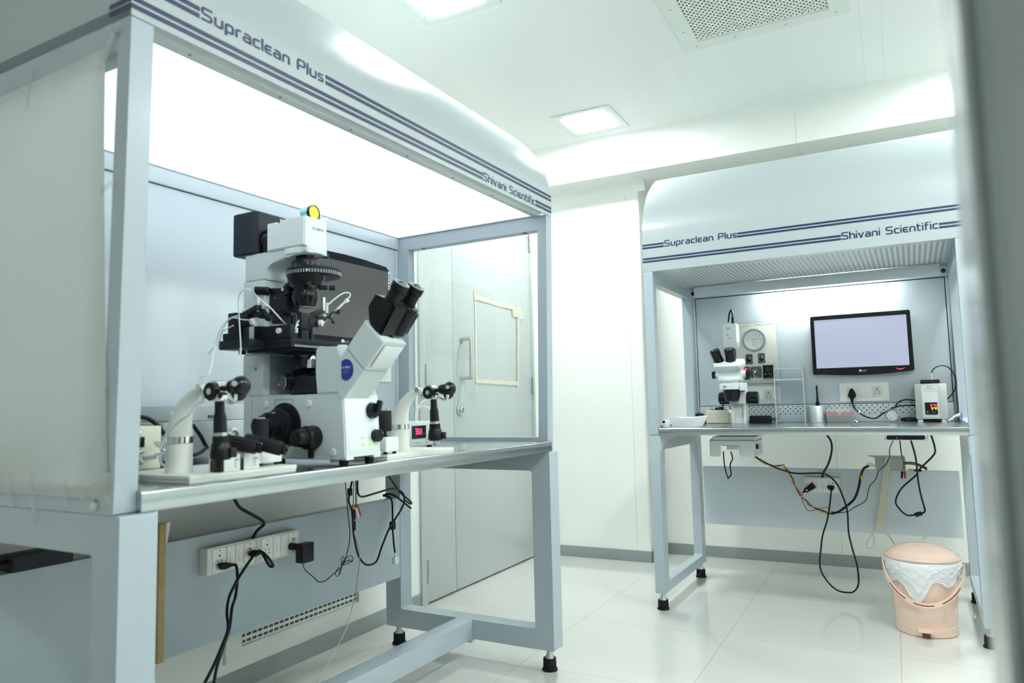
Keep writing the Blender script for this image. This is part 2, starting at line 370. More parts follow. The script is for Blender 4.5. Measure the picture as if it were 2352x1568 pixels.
# cable runs: points in each bench's own frame
CB = {
'a1':[(0.727,0.6,0.666),(0.748,0.6,0.638),(0.792,0.6,0.612),(0.832,0.6,0.588),(0.846,0.61,0.574),(0.83,0.62,0.558),(0.821,0.63,0.535)],
'a2':[(0.733,0.6,0.474),(0.734,0.59,0.46),(0.725,0.58,0.437),(0.71,0.57,0.397),(0.68,0.547,0.378),(0.652,0.523,0.332),(0.612,0.5,0.295),(0.581,0.483,0.26),(0.56,0.467,0.23),(0.539,0.45,0.198)],
'a3':[(0.778,0.585,0.495),(0.727,0.572,0.452),(0.695,0.558,0.431),(0.667,0.545,0.406),(0.641,0.52,0.377),(0.624,0.495,0.343),(0.584,0.47,0.311),(0.546,0.453,0.278),(0.509,0.437,0.252),(0.472,0.42,0.226)],
'a3b':[(0.833,0.6,0.481),(0.846,0.587,0.456),(0.85,0.573,0.455),(0.817,0.56,0.487),(0.804,0.573,0.504),(0.794,0.587,0.505),(0.791,0.6,0.491)],
'a4':[(0.982,0.6,0.432),(0.994,0.6,0.414),(1.034,0.6,0.38),(1.052,0.6,0.364),(1.082,0.6,0.358),(1.119,0.6,0.371),(1.163,0.6,0.388),(1.177,0.595,0.416),(1.187,0.58,0.482),(1.178,0.565,0.559),(1.164,0.55,0.676)],
'a4b':[(1.152,0.59,0.391),(1.135,0.592,0.373),(1.143,0.593,0.36),(1.161,0.595,0.367),(1.172,0.597,0.395),(1.168,0.598,0.409),(1.179,0.6,0.418),(1.182,0.597,0.406),(1.162,0.593,0.393),(1.198,0.59,0.393),(1.216,0.587,0.401),(1.203,0.583,0.416),(1.18,0.58,0.417),(1.158,0.583,0.399),(1.2,0.587,0.404),(1.216,0.59,0.394),(1.188,0.593,0.401),(1.166,0.597,0.383),(1.16,0.6,0.36)],
'a5':[(1.137,0.52,0.68),(1.135,0.528,0.641),(1.139,0.537,0.61),(1.165,0.545,0.571),(1.18,0.554,0.507),(1.195,0.56,0.469),(1.21,0.56,0.422),(1.234,0.56,0.391),(1.265,0.56,0.376),(1.307,0.56,0.381),(1.336,0.56,0.426),(1.382,0.56,0.486),(1.444,0.56,0.537),(1.468,0.56,0.572),(1.453,0.56,0.604),(1.391,0.554,0.623),(1.284,0.545,0.619),(1.205,0.537,0.617),(1.174,0.528,0.636),(1.163,0.52,0.678)],
'a6':[(1.434,0.61,0.667),(1.48,0.6,0.609),(1.499,0.59,0.585),(1.544,0.59,0.557),(1.56,0.6,0.545),(1.533,0.61,0.562)],
'a6b':[(1.535,0.58,0.532),(1.489,0.62,0.582),(1.483,0.65,0.589),(1.478,0.67,0.584)],
'a6c':[(1.478,0.67,0.582),(1.487,0.653,0.579),(1.49,0.637,0.562),(1.472,0.62,0.5),(1.463,0.613,0.468),(1.462,0.607,0.41),(1.461,0.6,0.372)],
'a6v':[(1.461,0.6,0.373),(1.463,0.6,0.333)],
'a7':[(1.166,0.538,0.506),(1.164,0.513,0.434),(1.122,0.488,0.351),(1.068,0.457,0.301),(0.999,0.423,0.251),(0.886,0.386,0.197),(0.78,0.343,0.178),(0.698,0.3,0.174)],
'arca_y':[(1.177,0.55,0.587),(1.178,0.55,0.56)],
'arca_w':[(1.187,0.55,0.583),(1.2,0.55,0.55)],
'arca_r':[(1.193,0.55,0.587),(1.208,0.55,0.556)],
'athin':[(1.18,0.55,0.675),(1.175,0.55,0.587)],
'athin2':[(1.187,0.55,0.674),(1.187,0.55,0.583)],
'athin3':[(1.192,0.55,0.674),(1.193,0.55,0.587)],
'asock':[(0.644,0.61,0.539),(0.829,0.61,0.534),(0.829,0.61,0.462),(0.645,0.61,0.469),(0.993,0.61,0.535),(0.992,0.61,0.463),(0.681,0.61,0.531),(0.699,0.61,0.458)],
'aadapter':[(0.953,0.59,0.5),(1.009,0.59,0.486),(1.004,0.59,0.433),(0.95,0.59,0.442)],
'agrille':[(0.99,0.85,0.189),(0.993,0.85,0.13),(1.622,0.85,0.19),(1.621,0.85,0.136),(1.037,0.85,0.189),(1.037,0.85,0.171),(1.583,0.85,0.189),(1.583,0.85,0.176)],
'b_a':[(0.675,0.6,0.744),(0.694,0.6,0.709),(0.694,0.6,0.663),(0.676,0.608,0.605),(0.651,0.624,0.562),(0.642,0.64,0.536)],
'b_b':[(0.391,0.31,0.657),(0.431,0.352,0.626),(0.466,0.394,0.601),(0.513,0.435,0.579),(0.555,0.477,0.567),(0.641,0.519,0.567),(0.679,0.546,0.553),(0.716,0.528,0.517),(0.74,0.511,0.458),(0.755,0.494,0.396),(0.756,0.476,0.311),(0.769,0.459,0.24),(0.785,0.45,0.168),(0.786,0.45,0.093),(0.766,0.45,0.057),(0.741,0.45,0.049),(0.696,0.45,0.055),(0.653,0.45,0.097),(0.628,0.47,0.15),(0.635,0.496,0.234),(0.643,0.522,0.286),(0.663,0.548,0.35),(0.674,0.574,0.414),(0.683,0.6,0.485)],
'b_c1':[(0.388,0.35,0.654),(0.407,0.425,0.62),(0.449,0.5,0.598),(0.477,0.575,0.595),(0.494,0.6,0.567),(0.514,0.6,0.514),(0.549,0.6,0.446),(0.58,0.6,0.41),(0.622,0.6,0.386),(0.664,0.6,0.372),(0.691,0.6,0.375)],
'b_c2':[(0.388,0.35,0.65),(0.41,0.425,0.62),(0.449,0.5,0.594),(0.473,0.575,0.595),(0.497,0.6,0.567),(0.51,0.6,0.514),(0.552,0.6,0.446),(0.577,0.6,0.409),(0.622,0.6,0.382),(0.664,0.6,0.372),(0.691,0.6,0.375)],
'b_c3':[(0.388,0.35,0.657),(0.404,0.425,0.62),(0.449,0.5,0.601),(0.48,0.575,0.595),(0.491,0.6,0.567),(0.517,0.6,0.515),(0.546,0.6,0.446),(0.583,0.6,0.41),(0.622,0.6,0.389),(0.664,0.6,0.372),(0.691,0.6,0.375)],
'b_d':[(0.675,0.6,0.371),(0.707,0.6,0.381),(0.74,0.6,0.406),(0.779,0.6,0.444),(0.8,0.6,0.495),(0.813,0.6,0.552),(0.828,0.6,0.586),(0.849,0.6,0.598)],
'b_e':[(0.964,0.3,0.731),(0.947,0.35,0.693),(0.943,0.4,0.653),(0.92,0.45,0.612),(0.893,0.5,0.585),(0.876,0.55,0.542),(0.846,0.6,0.502),(0.833,0.597,0.452),(0.82,0.593,0.432),(0.777,0.59,0.406),(0.75,0.587,0.388),(0.703,0.583,0.378),(0.678,0.58,0.385)],
'b_f':[(0.26,0.28,0.68),(0.262,0.28,0.618),(0.274,0.28,0.559),(0.28,0.28,0.562),(0.29,0.28,0.574),(0.288,0.28,0.618),(0.3,0.28,0.646),(0.294,0.28,0.68)],
'b_g':[(0.988,0.3,0.731),(0.989,0.4,0.669),(0.994,0.5,0.625),(0.985,0.6,0.573)],
'b_g2':[(0.99,0.3,0.731),(0.991,0.4,0.669),(0.996,0.5,0.625),(0.995,0.6,0.573)],
'b_gk':[(0.985,0.6,0.576),(0.981,0.6,0.548)],
'b_gr':[(0.995,0.6,0.576),(0.994,0.6,0.548)],
'b_h':[(1.03,0.3,0.733),(1.042,0.362,0.662),(1.045,0.425,0.6),(1.046,0.488,0.542),(1.054,0.55,0.467),(1.064,0.55,0.414),(1.054,0.55,0.4),(1.035,0.55,0.394),(0.992,0.55,0.388),(0.96,0.55,0.42),(0.952,0.55,0.452),(0.98,0.55,0.507),(1.036,0.55,0.562),(1.057,0.512,0.598),(1.111,0.475,0.66),(1.117,0.438,0.694),(1.106,0.4,0.75)],
'b_hf':[(1.023,0.56,0.388),(1.052,0.56,0.398)],
'b_i':[(0.995,0.64,0.614),(1.034,0.64,0.612),(1.067,0.64,0.599),(1.084,0.64,0.588)],
'b_iy':[(1.01,0.62,0.582),(1.032,0.62,0.58)],
'b_j':[(0.559,0.573,0.472),(0.553,0.573,0.438),(0.574,0.573,0.387),(0.598,0.573,0.386),(0.625,0.573,0.395),(0.666,0.573,0.406)],
'b_l1':[(0.84,0.7,0.274),(0.815,0.7,0.228),(0.816,0.7,0.208),(0.832,0.7,0.205),(0.844,0.7,0.218),(0.845,0.7,0.258),(0.841,0.7,0.274)],
'b_l2':[(0.898,0.7,0.277),(0.917,0.7,0.252),(0.927,0.7,0.23)],
'b_l3':[(0.906,0.7,0.278),(0.922,0.7,0.249),(0.932,0.7,0.23)],
'b_l4':[(1.06,0.7,0.281),(1.044,0.7,0.258)],
'b_l5':[(1.068,0.7,0.281),(1.056,0.7,0.258)],
'b_plug1':[(0.556,0.6,0.466),(0.568,0.6,0.487),(0.612,0.6,0.509),(0.605,0.6,0.477),(0.592,0.6,0.482)],
'b_tape':[(0.921,0.655,0.64),(0.946,0.655,0.64),(0.89,0.655,0.288),(0.857,0.655,0.286)],
'h1':[(0.793,0.64,0.896),(0.809,0.623,0.856),(0.846,0.606,0.827),(0.887,0.6,0.816),(0.922,0.6,0.839),(0.952,0.603,0.856),(0.989,0.611,0.872),(1.057,0.62,0.875)],
'h2':[(0.974,0.62,0.87),(0.99,0.62,0.89),(1.019,0.62,0.9),(1.058,0.62,0.896)],
'h3':[(1.129,0.57,1.018),(1.14,0.579,1.038),(1.168,0.587,1.049),(1.195,0.596,1.04),(1.217,0.606,1.004),(1.22,0.617,0.96),(1.206,0.629,0.925),(1.181,0.64,0.896)],
'h4':[(0.993,0.6,0.813),(1.021,0.6,0.816),(1.057,0.6,0.814),(1.067,0.6,0.808),(1.021,0.6,0.806),(0.996,0.6,0.808),(0.993,0.6,0.813)],
'plug':[(0.796,0.64,0.96),(0.776,0.64,0.931),(0.812,0.64,0.93),(0.792,0.64,0.894),(0.793,0.64,0.911)],
'fork':[(0.824,0.55,0.843),(0.808,0.55,0.808),(0.794,0.55,0.802),(0.818,0.55,0.802)],
'pen':[(1.177,0.5,0.801),(1.201,0.5,0.822),(1.224,0.5,0.829),(1.235,0.5,0.844),(1.251,0.5,0.84),(1.25,0.5,0.815),(1.23,0.5,0.816)],
'scopecam':[(0.3,0.45,1.306),(0.3,0.45,1.337),(0.295,0.45,1.357),(0.285,0.45,1.338),(0.279,0.45,1.299)],
'scopec2':[(0.224,0.5,0.965),(0.209,0.5,0.921),(0.202,0.5,0.89)],
'scopec3':[(0.226,0.5,0.899),(0.237,0.5,0.872),(0.254,0.5,0.85)],
'mL_tube':[(0.43,0.19,1.191),(0.423,0.204,1.198),(0.42,0.219,1.189),(0.426,0.233,1.171),(0.435,0.24,1.139),(0.438,0.24,1.102),(0.441,0.24,1.066),(0.44,0.24,1.046)],
'mL_pip':[(0.433,0.19,1.189),(0.435,0.183,1.18),(0.469,0.177,1.159),(0.524,0.17,1.112)],
'mR_tube':[(0.633,0.15,1.178),(0.655,0.15,1.195),(0.686,0.15,1.214),(0.709,0.15,1.22),(0.717,0.15,1.214),(0.705,0.15,1.201)],
'mR_pip':[(0.705,0.15,1.201),(0.621,0.16,1.128)],
'mR_t2':[(0.528,0.15,1.1),(0.526,0.15,1.115),(0.541,0.15,1.137),(0.562,0.15,1.149)],
'mR_t3':[(0.526,0.15,1.115),(0.541,0.15,1.123),(0.565,0.15,1.128),(0.596,0.15,1.131)],
'mL_t2':[(0.442,0.315,1.085),(0.442,0.304,1.114),(0.443,0.287,1.133),(0.445,0.269,1.138),(0.449,0.244,1.132),(0.452,0.215,1.129)],
'mL_t3':[(0.434,0.345,1.056),(0.434,0.312,1.08),(0.434,0.298,1.104),(0.434,0.258,1.118)],
'line_up':[(0.321,0.2,0.995),(0.344,0.22,1.013),(0.41,0.292,1.064),(0.415,0.282,1.105),(0.421,0.262,1.13),(0.426,0.235,1.138)],
'sL_c1':[(0.158,-0.004,0.938),(0.156,0.017,0.933),(0.153,0.036,0.913),(0.151,0.059,0.902),(0.15,0.088,0.884),(0.149,0.104,0.866),(0.149,0.111,0.85),(0.149,0.099,0.848)],
'sL_c2':[(0.195,0.06,0.95),(0.188,0.06,0.94),(0.185,0.06,0.925),(0.175,0.06,0.91)],
'sL_c3':[(0.2,0.2,0.834),(0.185,0.16,0.837),(0.17,0.12,0.838)],
'sL_c4':[(0.192,0.15,0.845),(0.178,0.15,0.856),(0.166,0.15,0.862),(0.165,0.15,0.858),(0.175,0.15,0.85)],
'sL_c5':[(0.192,0.15,0.81),(0.179,0.15,0.818),(0.175,0.15,0.829),(0.178,0.15,0.838)],
'sL_c6':[(0.228,0.12,0.959),(0.206,0.12,0.944),(0.197,0.12,0.929),(0.189,0.12,0.917),(0.177,0.12,0.917),(0.176,0.12,0.91),(0.18,0.12,0.903)],
'bk_c1':[(0.24,0.35,0.911),(0.26,0.34,0.909),(0.275,0.33,0.903),(0.287,0.32,0.889),(0.296,0.31,0.871),(0.294,0.3,0.863)],
'bk_c2':[(0.36,0.3,0.888),(0.381,0.3,0.862),(0.392,0.3,0.844),(0.4,0.3,0.833)],
'bk_c3':[(0.326,0.25,0.823),(0.343,0.25,0.828),(0.359,0.25,0.838)],
'sy':[(0.317,0.15,0.883),(0.345,0.15,0.866)],
'sR_c1':[(1.106,0.19,0.941),(1.093,0.198,0.931),(1.077,0.205,0.911),(1.076,0.212,0.887),(1.088,0.22,0.856),(1.108,0.22,0.842),(1.122,0.22,0.827),(1.11,0.22,0.813),(1.084,0.22,0.806)],
'sR_c2':[(1.1,0.22,0.911),(1.11,0.21,0.917),(1.119,0.2,0.916),(1.129,0.19,0.908)],
}

# ================= ROOM =================
YL, YR, XB = 1.979, -1.30, -2.3          # left wall, right wall, back wall
X1, X2, YREC = 4.128, 4.4175, 1.283       # protruding end wall, recessed end wall, where the recess starts
ZC, ZS, XBK = 2.450, 2.2294, 3.932        # ceiling, soffit, bulkhead face
solo('floor', 'W', (0, 0, 0), MB().box(XB-.2, 4.8, -1.6, 2.3, -.08, 0), 'floor_tiles', kind='structure')
vx0, vx1, vy0, vy1 = 2.42, 3.045, .085, .69      # opening of the air grille in the ceiling
c = MB(); c.box(XB-.2, vx0, -1.6, 2.3, ZC, ZC+.1); c.box(vx1, 4.8, -1.6, 2.3, ZC, ZC+.1); c.box(vx0, vx1, vy1, 2.3, ZC, ZC+.1); c.box(vx0, vx1, -1.6, vy0, ZC, ZC+.1)
solo('ceiling', 'W', (0, 0, ZC), c, 'ceiling_paint', kind='structure')
# seams of the ceiling sheets
for n, (a, b_) in enumerate(((.8117, .8117), (.726, .726), (.0305, .0305), (-.0486, -.0486))):
    solo('trim_%d' % (n+1), 'W', (0, 0, 0), MB().box(-2.2, 3.86, a-.0012, a+.0012, ZC-.0008, ZC+.01), 'wall_paint', kind='structure')
# left wall with coved foot of the ceiling and the door opening
w_ = MB(); w_.box(XB-.2, 2.83, YL, YL+.12, 0, ZC); w_.box(2.83, 4.07, YL, YL+.12, 2.07, ZC); w_.box(4.07, 4.8, YL, YL+.12, 0, ZC)
solo('wall_left', 'W', (0, YL, 0), w_, 'wall_paint', kind='structure')
solo('wall_right', 'W', (0, YR, 0), MB().box(XB-.2, 4.8, YR-.12, YR, 0, ZC), 'wall_paint', kind='structure')
solo('wall_back', 'W', (XB, 0, 0), MB().box(XB-.12, XB, YR, YL, 0, ZC), 'wall_paint', kind='structure')
# end wall: protruding part with rounded outer corner, recess behind the second bench
q = [(X1, YL), (X1, YREC+.015)]
for k in range(6): t = radians(90*k/5); q.append((X1+.015-.015*cos(t), YREC+.015-.015*sin(t)))
q += [(X2-.02, YREC), (X2, YREC-.02), (X2, -.62), (4.8, -.62), (4.8, YL)]
e = MB(); e.prism([(a, b) for a, b in q], 'z', 0, ZS); e.box(X1, 4.8, -.62, YR, 0, ZS)
solo('wall_end', 'W', (X1, 0, 0), e, 'wall_paint', kind='structure')
j = MB(); j.box(X1-.0006, X1+.002, 1.362, 1.364, .07, 2.16); j.box(X2-.0006, X2+.001, .30, .302, .07, 2.1)
solo('trim_5', 'W', (X1, 0, 0), j, 'joint_and_shadow', kind='structure')
# bulkhead above the end wall, with the coves
def cove(u0, z0, r, sx, n=7):   # quarter curve from (u0, z0-r) to (u0+sx*r, z0)
    return [(u0+sx*r*(1-cos(pi/2*i/n)), z0-r*(1-sin(pi/2*i/n))) for i in range(n+1)]
bk = MB(); bk.box(XBK, 4.8, YR, YL, ZS, ZC)
pts = [(XBK, ZC)]+[(XBK-.055*(1-cos(pi/2*i/7)), ZC-.055*(1-sin(pi/2*i/7))) for i in range(8)]
bk.prism([(x, z) for x, z in pts], 'y', YR, YL)
solo('trim_6', 'W', (XBK, 0, ZS), bk, 'wall_paint', kind='structure')
cv = MB(); cv.prism([(X1, ZS)]+[(X1-.06*(1-cos(pi/2*i/7)), ZS-.06*(1-sin(pi/2*i/7))) for i in range(8)], 'y', YREC-.045, YL)
cv.prism([(YL, ZC)]+[(YL-.055*(1-cos(pi/2*i/7)), ZC-.055*(1-sin(pi/2*i/7))) for i in range(8)], 'x', XB, XBK-.0)
solo('trim_7', 'W', (X1, 0, ZS), cv, 'wall_paint', kind='structure')
js = MB(); js.box(XBK+.002, 4.3, .3669, .3689, ZS-.0006, ZS+.01); js.box(XBK-.0006, XBK+.004, .3669, .3689, ZS, 2.39)
solo('trim_8', 'W', (XBK, .36, ZS), js, 'joint_and_shadow', kind='structure')
# skirting
def base_strip(name, pts, inward=.006):
    s_ = MB()
    for (a0, b0), (a1, b1) in zip(pts, pts[1:]):
        s_.box(min(a0, a1)-inward/2, max(a0, a1)+inward/2, min(b0, b1)-inward/2, max(b0, b1)+inward/2, 0, .064, b=.002)
    solo(name, 'W', (pts[0][0], pts[0][1], 0), s_, 'baseboard', kind='structure')
base_strip('baseboard_left', [(XB, YL-.003), (2.825, YL-.003)])
base_strip('baseboard_end', [(X1-.003, YL), (X1-.003, YREC-.003), (X2-.003, YREC-.003), (X2-.003, -.62)])
base_strip('baseboard_right', [(XB, YR+.003), (X1, YR+.003)])

# door in the left wall
door = bpy.data.objects.new('door_1', None); COL.objects.link(door); door.location = (2.83, YL, 0); props(door, kind='structure')
def dpart(name, mb, mats, par=None, angle=35):
    o = mkobj(name, mb, mats, (2.83, YL, 0), angle); o.parent = par or door; return o
fr_ = MB(); fr_.box(2.83, 2.879, YL-.012, YL+.05, 0, 2.07, b=.002); fr_.box(4.045, 4.07, YL-.012, YL+.05, 0, 2.07, b=.002); fr_.box(2.83, 4.07, YL-.012, YL+.05, 2.03, 2.07, b=.002)
dpart('door_frame', fr_, 'door_paint')
dpart('seal', MB().box(2.882, 4.043, YL+.02, YL+.045, .001, 2.028), 'gap_dark')
l1 = dpart('door_leaf', MB().box(2.883, 3.135, YL-.004, YL+.018, .008, 2.026, b=.002), 'door_paint')
l2 = dpart('door_leaf', MB().box(3.139, 4.041, YL-.004, YL+.018, .008, 2.026, b=.002), 'door_paint')
h = MB()
hx, h0, h1, hy = 3.215, 1.062, 1.262, YL-.062
h.tube([(hx, YL-.004, h1), (hx, hy+.012, h1), (hx, hy, h1-.012), (hx, hy, h0+.012), (hx, hy+.012, h0), (hx, YL-.004, h0)], .0105, n=12, sub=6)
h.cyl((hx, YL-.004, h0), (hx, YL-.010, h0), .015); h.cyl((hx, YL-.004, h1), (hx, YL-.010, h1), .015)
dpart('door_handle', h, 'brushed', l2)
lk = MB().cyl((3.187, YL-.004, .897), (3.187, YL-.014, .897), .027, n=28, ch=.002); lk.cyl((3.187, YL-.014, .897), (3.187, YL-.026, .897), .016, n=24, ch=.002); lk.box(3.184, 3.19, YL-.034, YL-.02, .885, .909, b=.001)
dpart('lock', lk, 'brushed', l2)
for x_, z0_, par in ((2.881, 1.012, l1), (2.881, .097, l1), (2.881, 1.80, l1), (4.043, 1.87, l2), (4.043, .98, l2), (4.043, .10, l2)):
    hg = MB()
    for k in range(3): hg.cyl((x_, YL-.014, z0_+.036*k+.001), (x_, YL-.014, z0_+.036*k+.034), .007, n=14, ch=.001)
    dpart('hinge', hg, 'brushed', par)
# masking tape round a rectangle on the door leaf
def wob(a, b, wd, n, mb, y, seed):
    rnd = random.Random(seed); a, b = Vector((a[0], 0, a[1])), Vector((b[0], 0, b[1])); d = (b-a).normalized(); nn = Vector((-d.z, 0, d.x)); L, R = [], []
    for i in range(n+1):
        p = a+(b-a)*i/n+nn*rnd.uniform(-.003, .003); ww = wd*rnd.uniform(.8, 1.1)/2; yy = y-rnd.uniform(0, .002)
        L.append(mb.bm.verts.new((p.x+nn.x*ww, yy, p.z+nn.z*ww))); R.append(mb.bm.verts.new((p.x-nn.x*ww, yy-rnd.uniform(0, .002), p.z-nn.z*ww)))
    for i in range(n): mb._tag([mb.bm.faces.new((L[i], R[i], R[i+1], L[i+1]))])
tp = MB(); ty = YL-.0052
wob((3.365, 1.545), (3.365, 1.00), .020, 8, tp, ty, 1); wob((3.35, 1.50), (3.91, 1.485), .026, 14, tp, ty-.001, 2); wob((3.355, 1.048), (3.86, 1.040), .024, 16, tp, ty-.001, 3)
wob((3.862, 1.52), (3.842, 1.015), .024, 18, tp, ty-.002, 4); wob((3.79, 1.465), (3.93, 1.45), .05, 6, tp, ty-.003, 5); wob((3.872, 1.45), (3.852, 1.05), .018, 26, tp, ty-.004, 6)
tape = solo('masking_tape', 'W', (3.6, YL, 1.27), tp, 'tape', 'crumpled pale masking tape stuck in a rectangle on the grey door', 'tape')

# ceiling lamps
def ceiling_lamp(x0, x1, y0, y1, label):
    t = Thing('ceiling_light', 'W', ((x0+x1)/2, (y0+y1)/2, ZC), label, 'light', 'recessed square ceiling lights')
    f = MB(); f.ring('z', ZC-.006, ZC-.0005, (x0, x1, y0, y1), (x0+.055, x1-.055, y0+.055, y1-.055), .012, .004)
    t.part('frame', f, 'white_plastic')
    t.part('diffuser', MB().box(x0+.052, x1-.052, y0+.052, y1-.052, ZC-.0075, ZC-.001, b=.001), 'lamp_diffuser')
    for i in (0, 1):
        for k in (0, 1):
            for o_ in (0, 1):
                cx, cy = (x0+.03 if i == 0 else x1-.03), (y0+.03 if k == 0 else y1-.03)
                if o_: cx += .035 if i == 0 else -.035
                else: cy += .035 if k == 0 else -.035
                t.part('screw', MB().cyl((cx, cy, ZC-.008), (cx, cy, ZC-.006), .004, n=10), 'alu')
    return t
ceiling_lamp(3.466, 3.806, 1.215, 1.555, 'small square ceiling light nearest the far wall, fully visible')
ceiling_lamp(2.012, 2.352, 1.235, 1.575, 'glaring square ceiling light cut off by the top of the picture above the left bench')
ceiling_lamp(3.466, 3.806, -.80, -.46, 'square ceiling light over the right end of the far bench')
ceiling_lamp(2.012, 2.352, -.80, -.46, 'square ceiling light above the right side of the room')
ceiling_lamp(.558, .898, -.80, -.46, 'unseen square ceiling light added over the right-edge bench to brighten the far bench')  # added out of view to light the inside of the far bench
ceiling_lamp(-.896, -.556, -.80, -.46, 'unseen square ceiling light added above the camera spot as fill')  # added out of view as fill light for the near post

# perforated air grille in the ceiling
t = Thing('air_grille', 'W', (2.73, .387, ZC), 'large square perforated metal air grille set in the ceiling', 'vent')
gx0, gx1, gy0, gy1 = 2.33, 3.078, .062, .713
f = MB(); f.ring('z', ZC-.016, ZC-.0005, (gx0, gx1, gy0, gy1), (2.475, 3.012, .135, .648), .002, .004)
t.part('frame', f, 'white_plastic')
hp = MB(); NX, NY = 20, 23; px_, py_ = (3.012-2.475)/NX, (.648-.135)/NY; zg = ZC-.010
def slot_cell(mb, cx, cy, w2, h2, a, b, r, z):
    k = 3; I = []; O = []
    for qx, qy, an in ((a-r, b-r, 0), (-a+r, b-r, 90), (-a+r, -b+r, 180), (a-r, -b+r, 270)):
        for i in range(k): th = radians(an+90*i/(k-1)); I.append((cx+qx+r*cos(th), cy+qy+r*sin(th)))
    sq = [(w2, 0), (w2, h2), (0, h2), (0, h2), (-w2, h2), (-w2, 0), (-w2, 0), (-w2, -h2), (0, -h2), (0, -h2), (w2, -h2), (w2, 0)]
    O = [(cx+u, cy+v) for u, v in sq]
    vi = [mb.bm.verts.new((x, y, z)) for x, y in I]; vu = [mb.bm.verts.new((x, y, z+.004)) for x, y in I]; vo = [mb.bm.verts.new((x, y, z)) for x, y in O]
    n = len(I)
    for i in range(n):
        j = (i+1) % n
        try: mb.bm.faces.new((vo[i], vo[j], vi[j], vi[i]))
        except ValueError: pass
        mb.bm.faces.new((vi[i], vi[j], vu[j], vu[i]))
for k in range(NY*2):
    cy = .135+(k+.5)*py_/2; odd = k % 2
    for i in range(NX-odd): slot_cell(hp, 2.475+(i+.5+.5*odd)*px_, cy, px_/2, py_/4, .0062, .0040, .003, zg)
    if odd:
        for xa, xb in ((2.475, 2.475+px_/2), (3.012-px_/2, 3.012)): hp.quad((xa, cy-py_/4, zg), (xb, cy-py_/4, zg), (xb, cy+py_/4, zg), (xa, cy+py_/4, zg))
t.part('perforated_plate', hp, 'white_plastic')
pl = MB()
for sy in (.17, .33, .5, .62): pl.box(2.475, 3.012, sy-.012, sy+.0, ZC+.045, ZC+.06)
pl.box(vx0+.001, vx1-.001, vy0+.001, vy1-.001, ZC+.085, ZC+.095)
t.part('plenum', pl, 'vent_dark')
for sx, sy in ((3.045, .66), (3.045, .50), (3.045, .30), (3.045, .11), (2.90, .681), (2.70, .681), (2.50, .681), (2.90, .095), (2.60, .095)):
    t.part('screw', MB().cyl((sx, sy, ZC-.019), (sx, sy, ZC-.0155), .004, n=10), 'alu')

# low air grille behind the left bench
t = Thing('wall_grille', 'W', (2.07, YL, .16), 'white slotted air grille low on the wall behind the left bench', 'vent')
A_w = []
f = MB(); f.ring('y', YL-.012, YL-.0005, (1.72, 2.44, .10, .245), (1.785, 2.38, .14, .215), .002, .003)
t.part('frame', f, 'white_plastic')
hp = MB(); gw = (2.38-1.785)/24
for i in range(24):
    for k in range(4):
        cx = 1.785+(i+.5)*gw; cz = .14+(k+.5)*.075/4; n0 = len(hp.bm.verts)
        slot_cell(hp, 0, 0, gw/2, .075/8, gw*.42, .0045, .0042, 0)
        hp.bm.verts.ensure_lookup_table()
        for v in list(hp.bm.verts)[n0:]: x, y, z = v.co; v.co = (cx+x, YL-.003+z*.5, cz+y)
t.part('slotted_plate', hp, 'white_plastic')
fo = MB(); fo.ring('y', YL-.0035, YL-.0003, (1.717, 2.443, .097, .248), (1.7205, 2.4395, .1005, .2445)); fo.ring('y', YL-.0124, YL-.011, (1.783, 2.382, .138, .217), (1.785, 2.38, .14, .215)); t.part('shadow_line', fo, 'joint_and_shadow')  # grey rings paint a thin shadow line along the frame edges
t.part('duct', MB().box(1.785, 2.38, YL-.0009, YL-.0004, .14, .215), 'vent_dark')

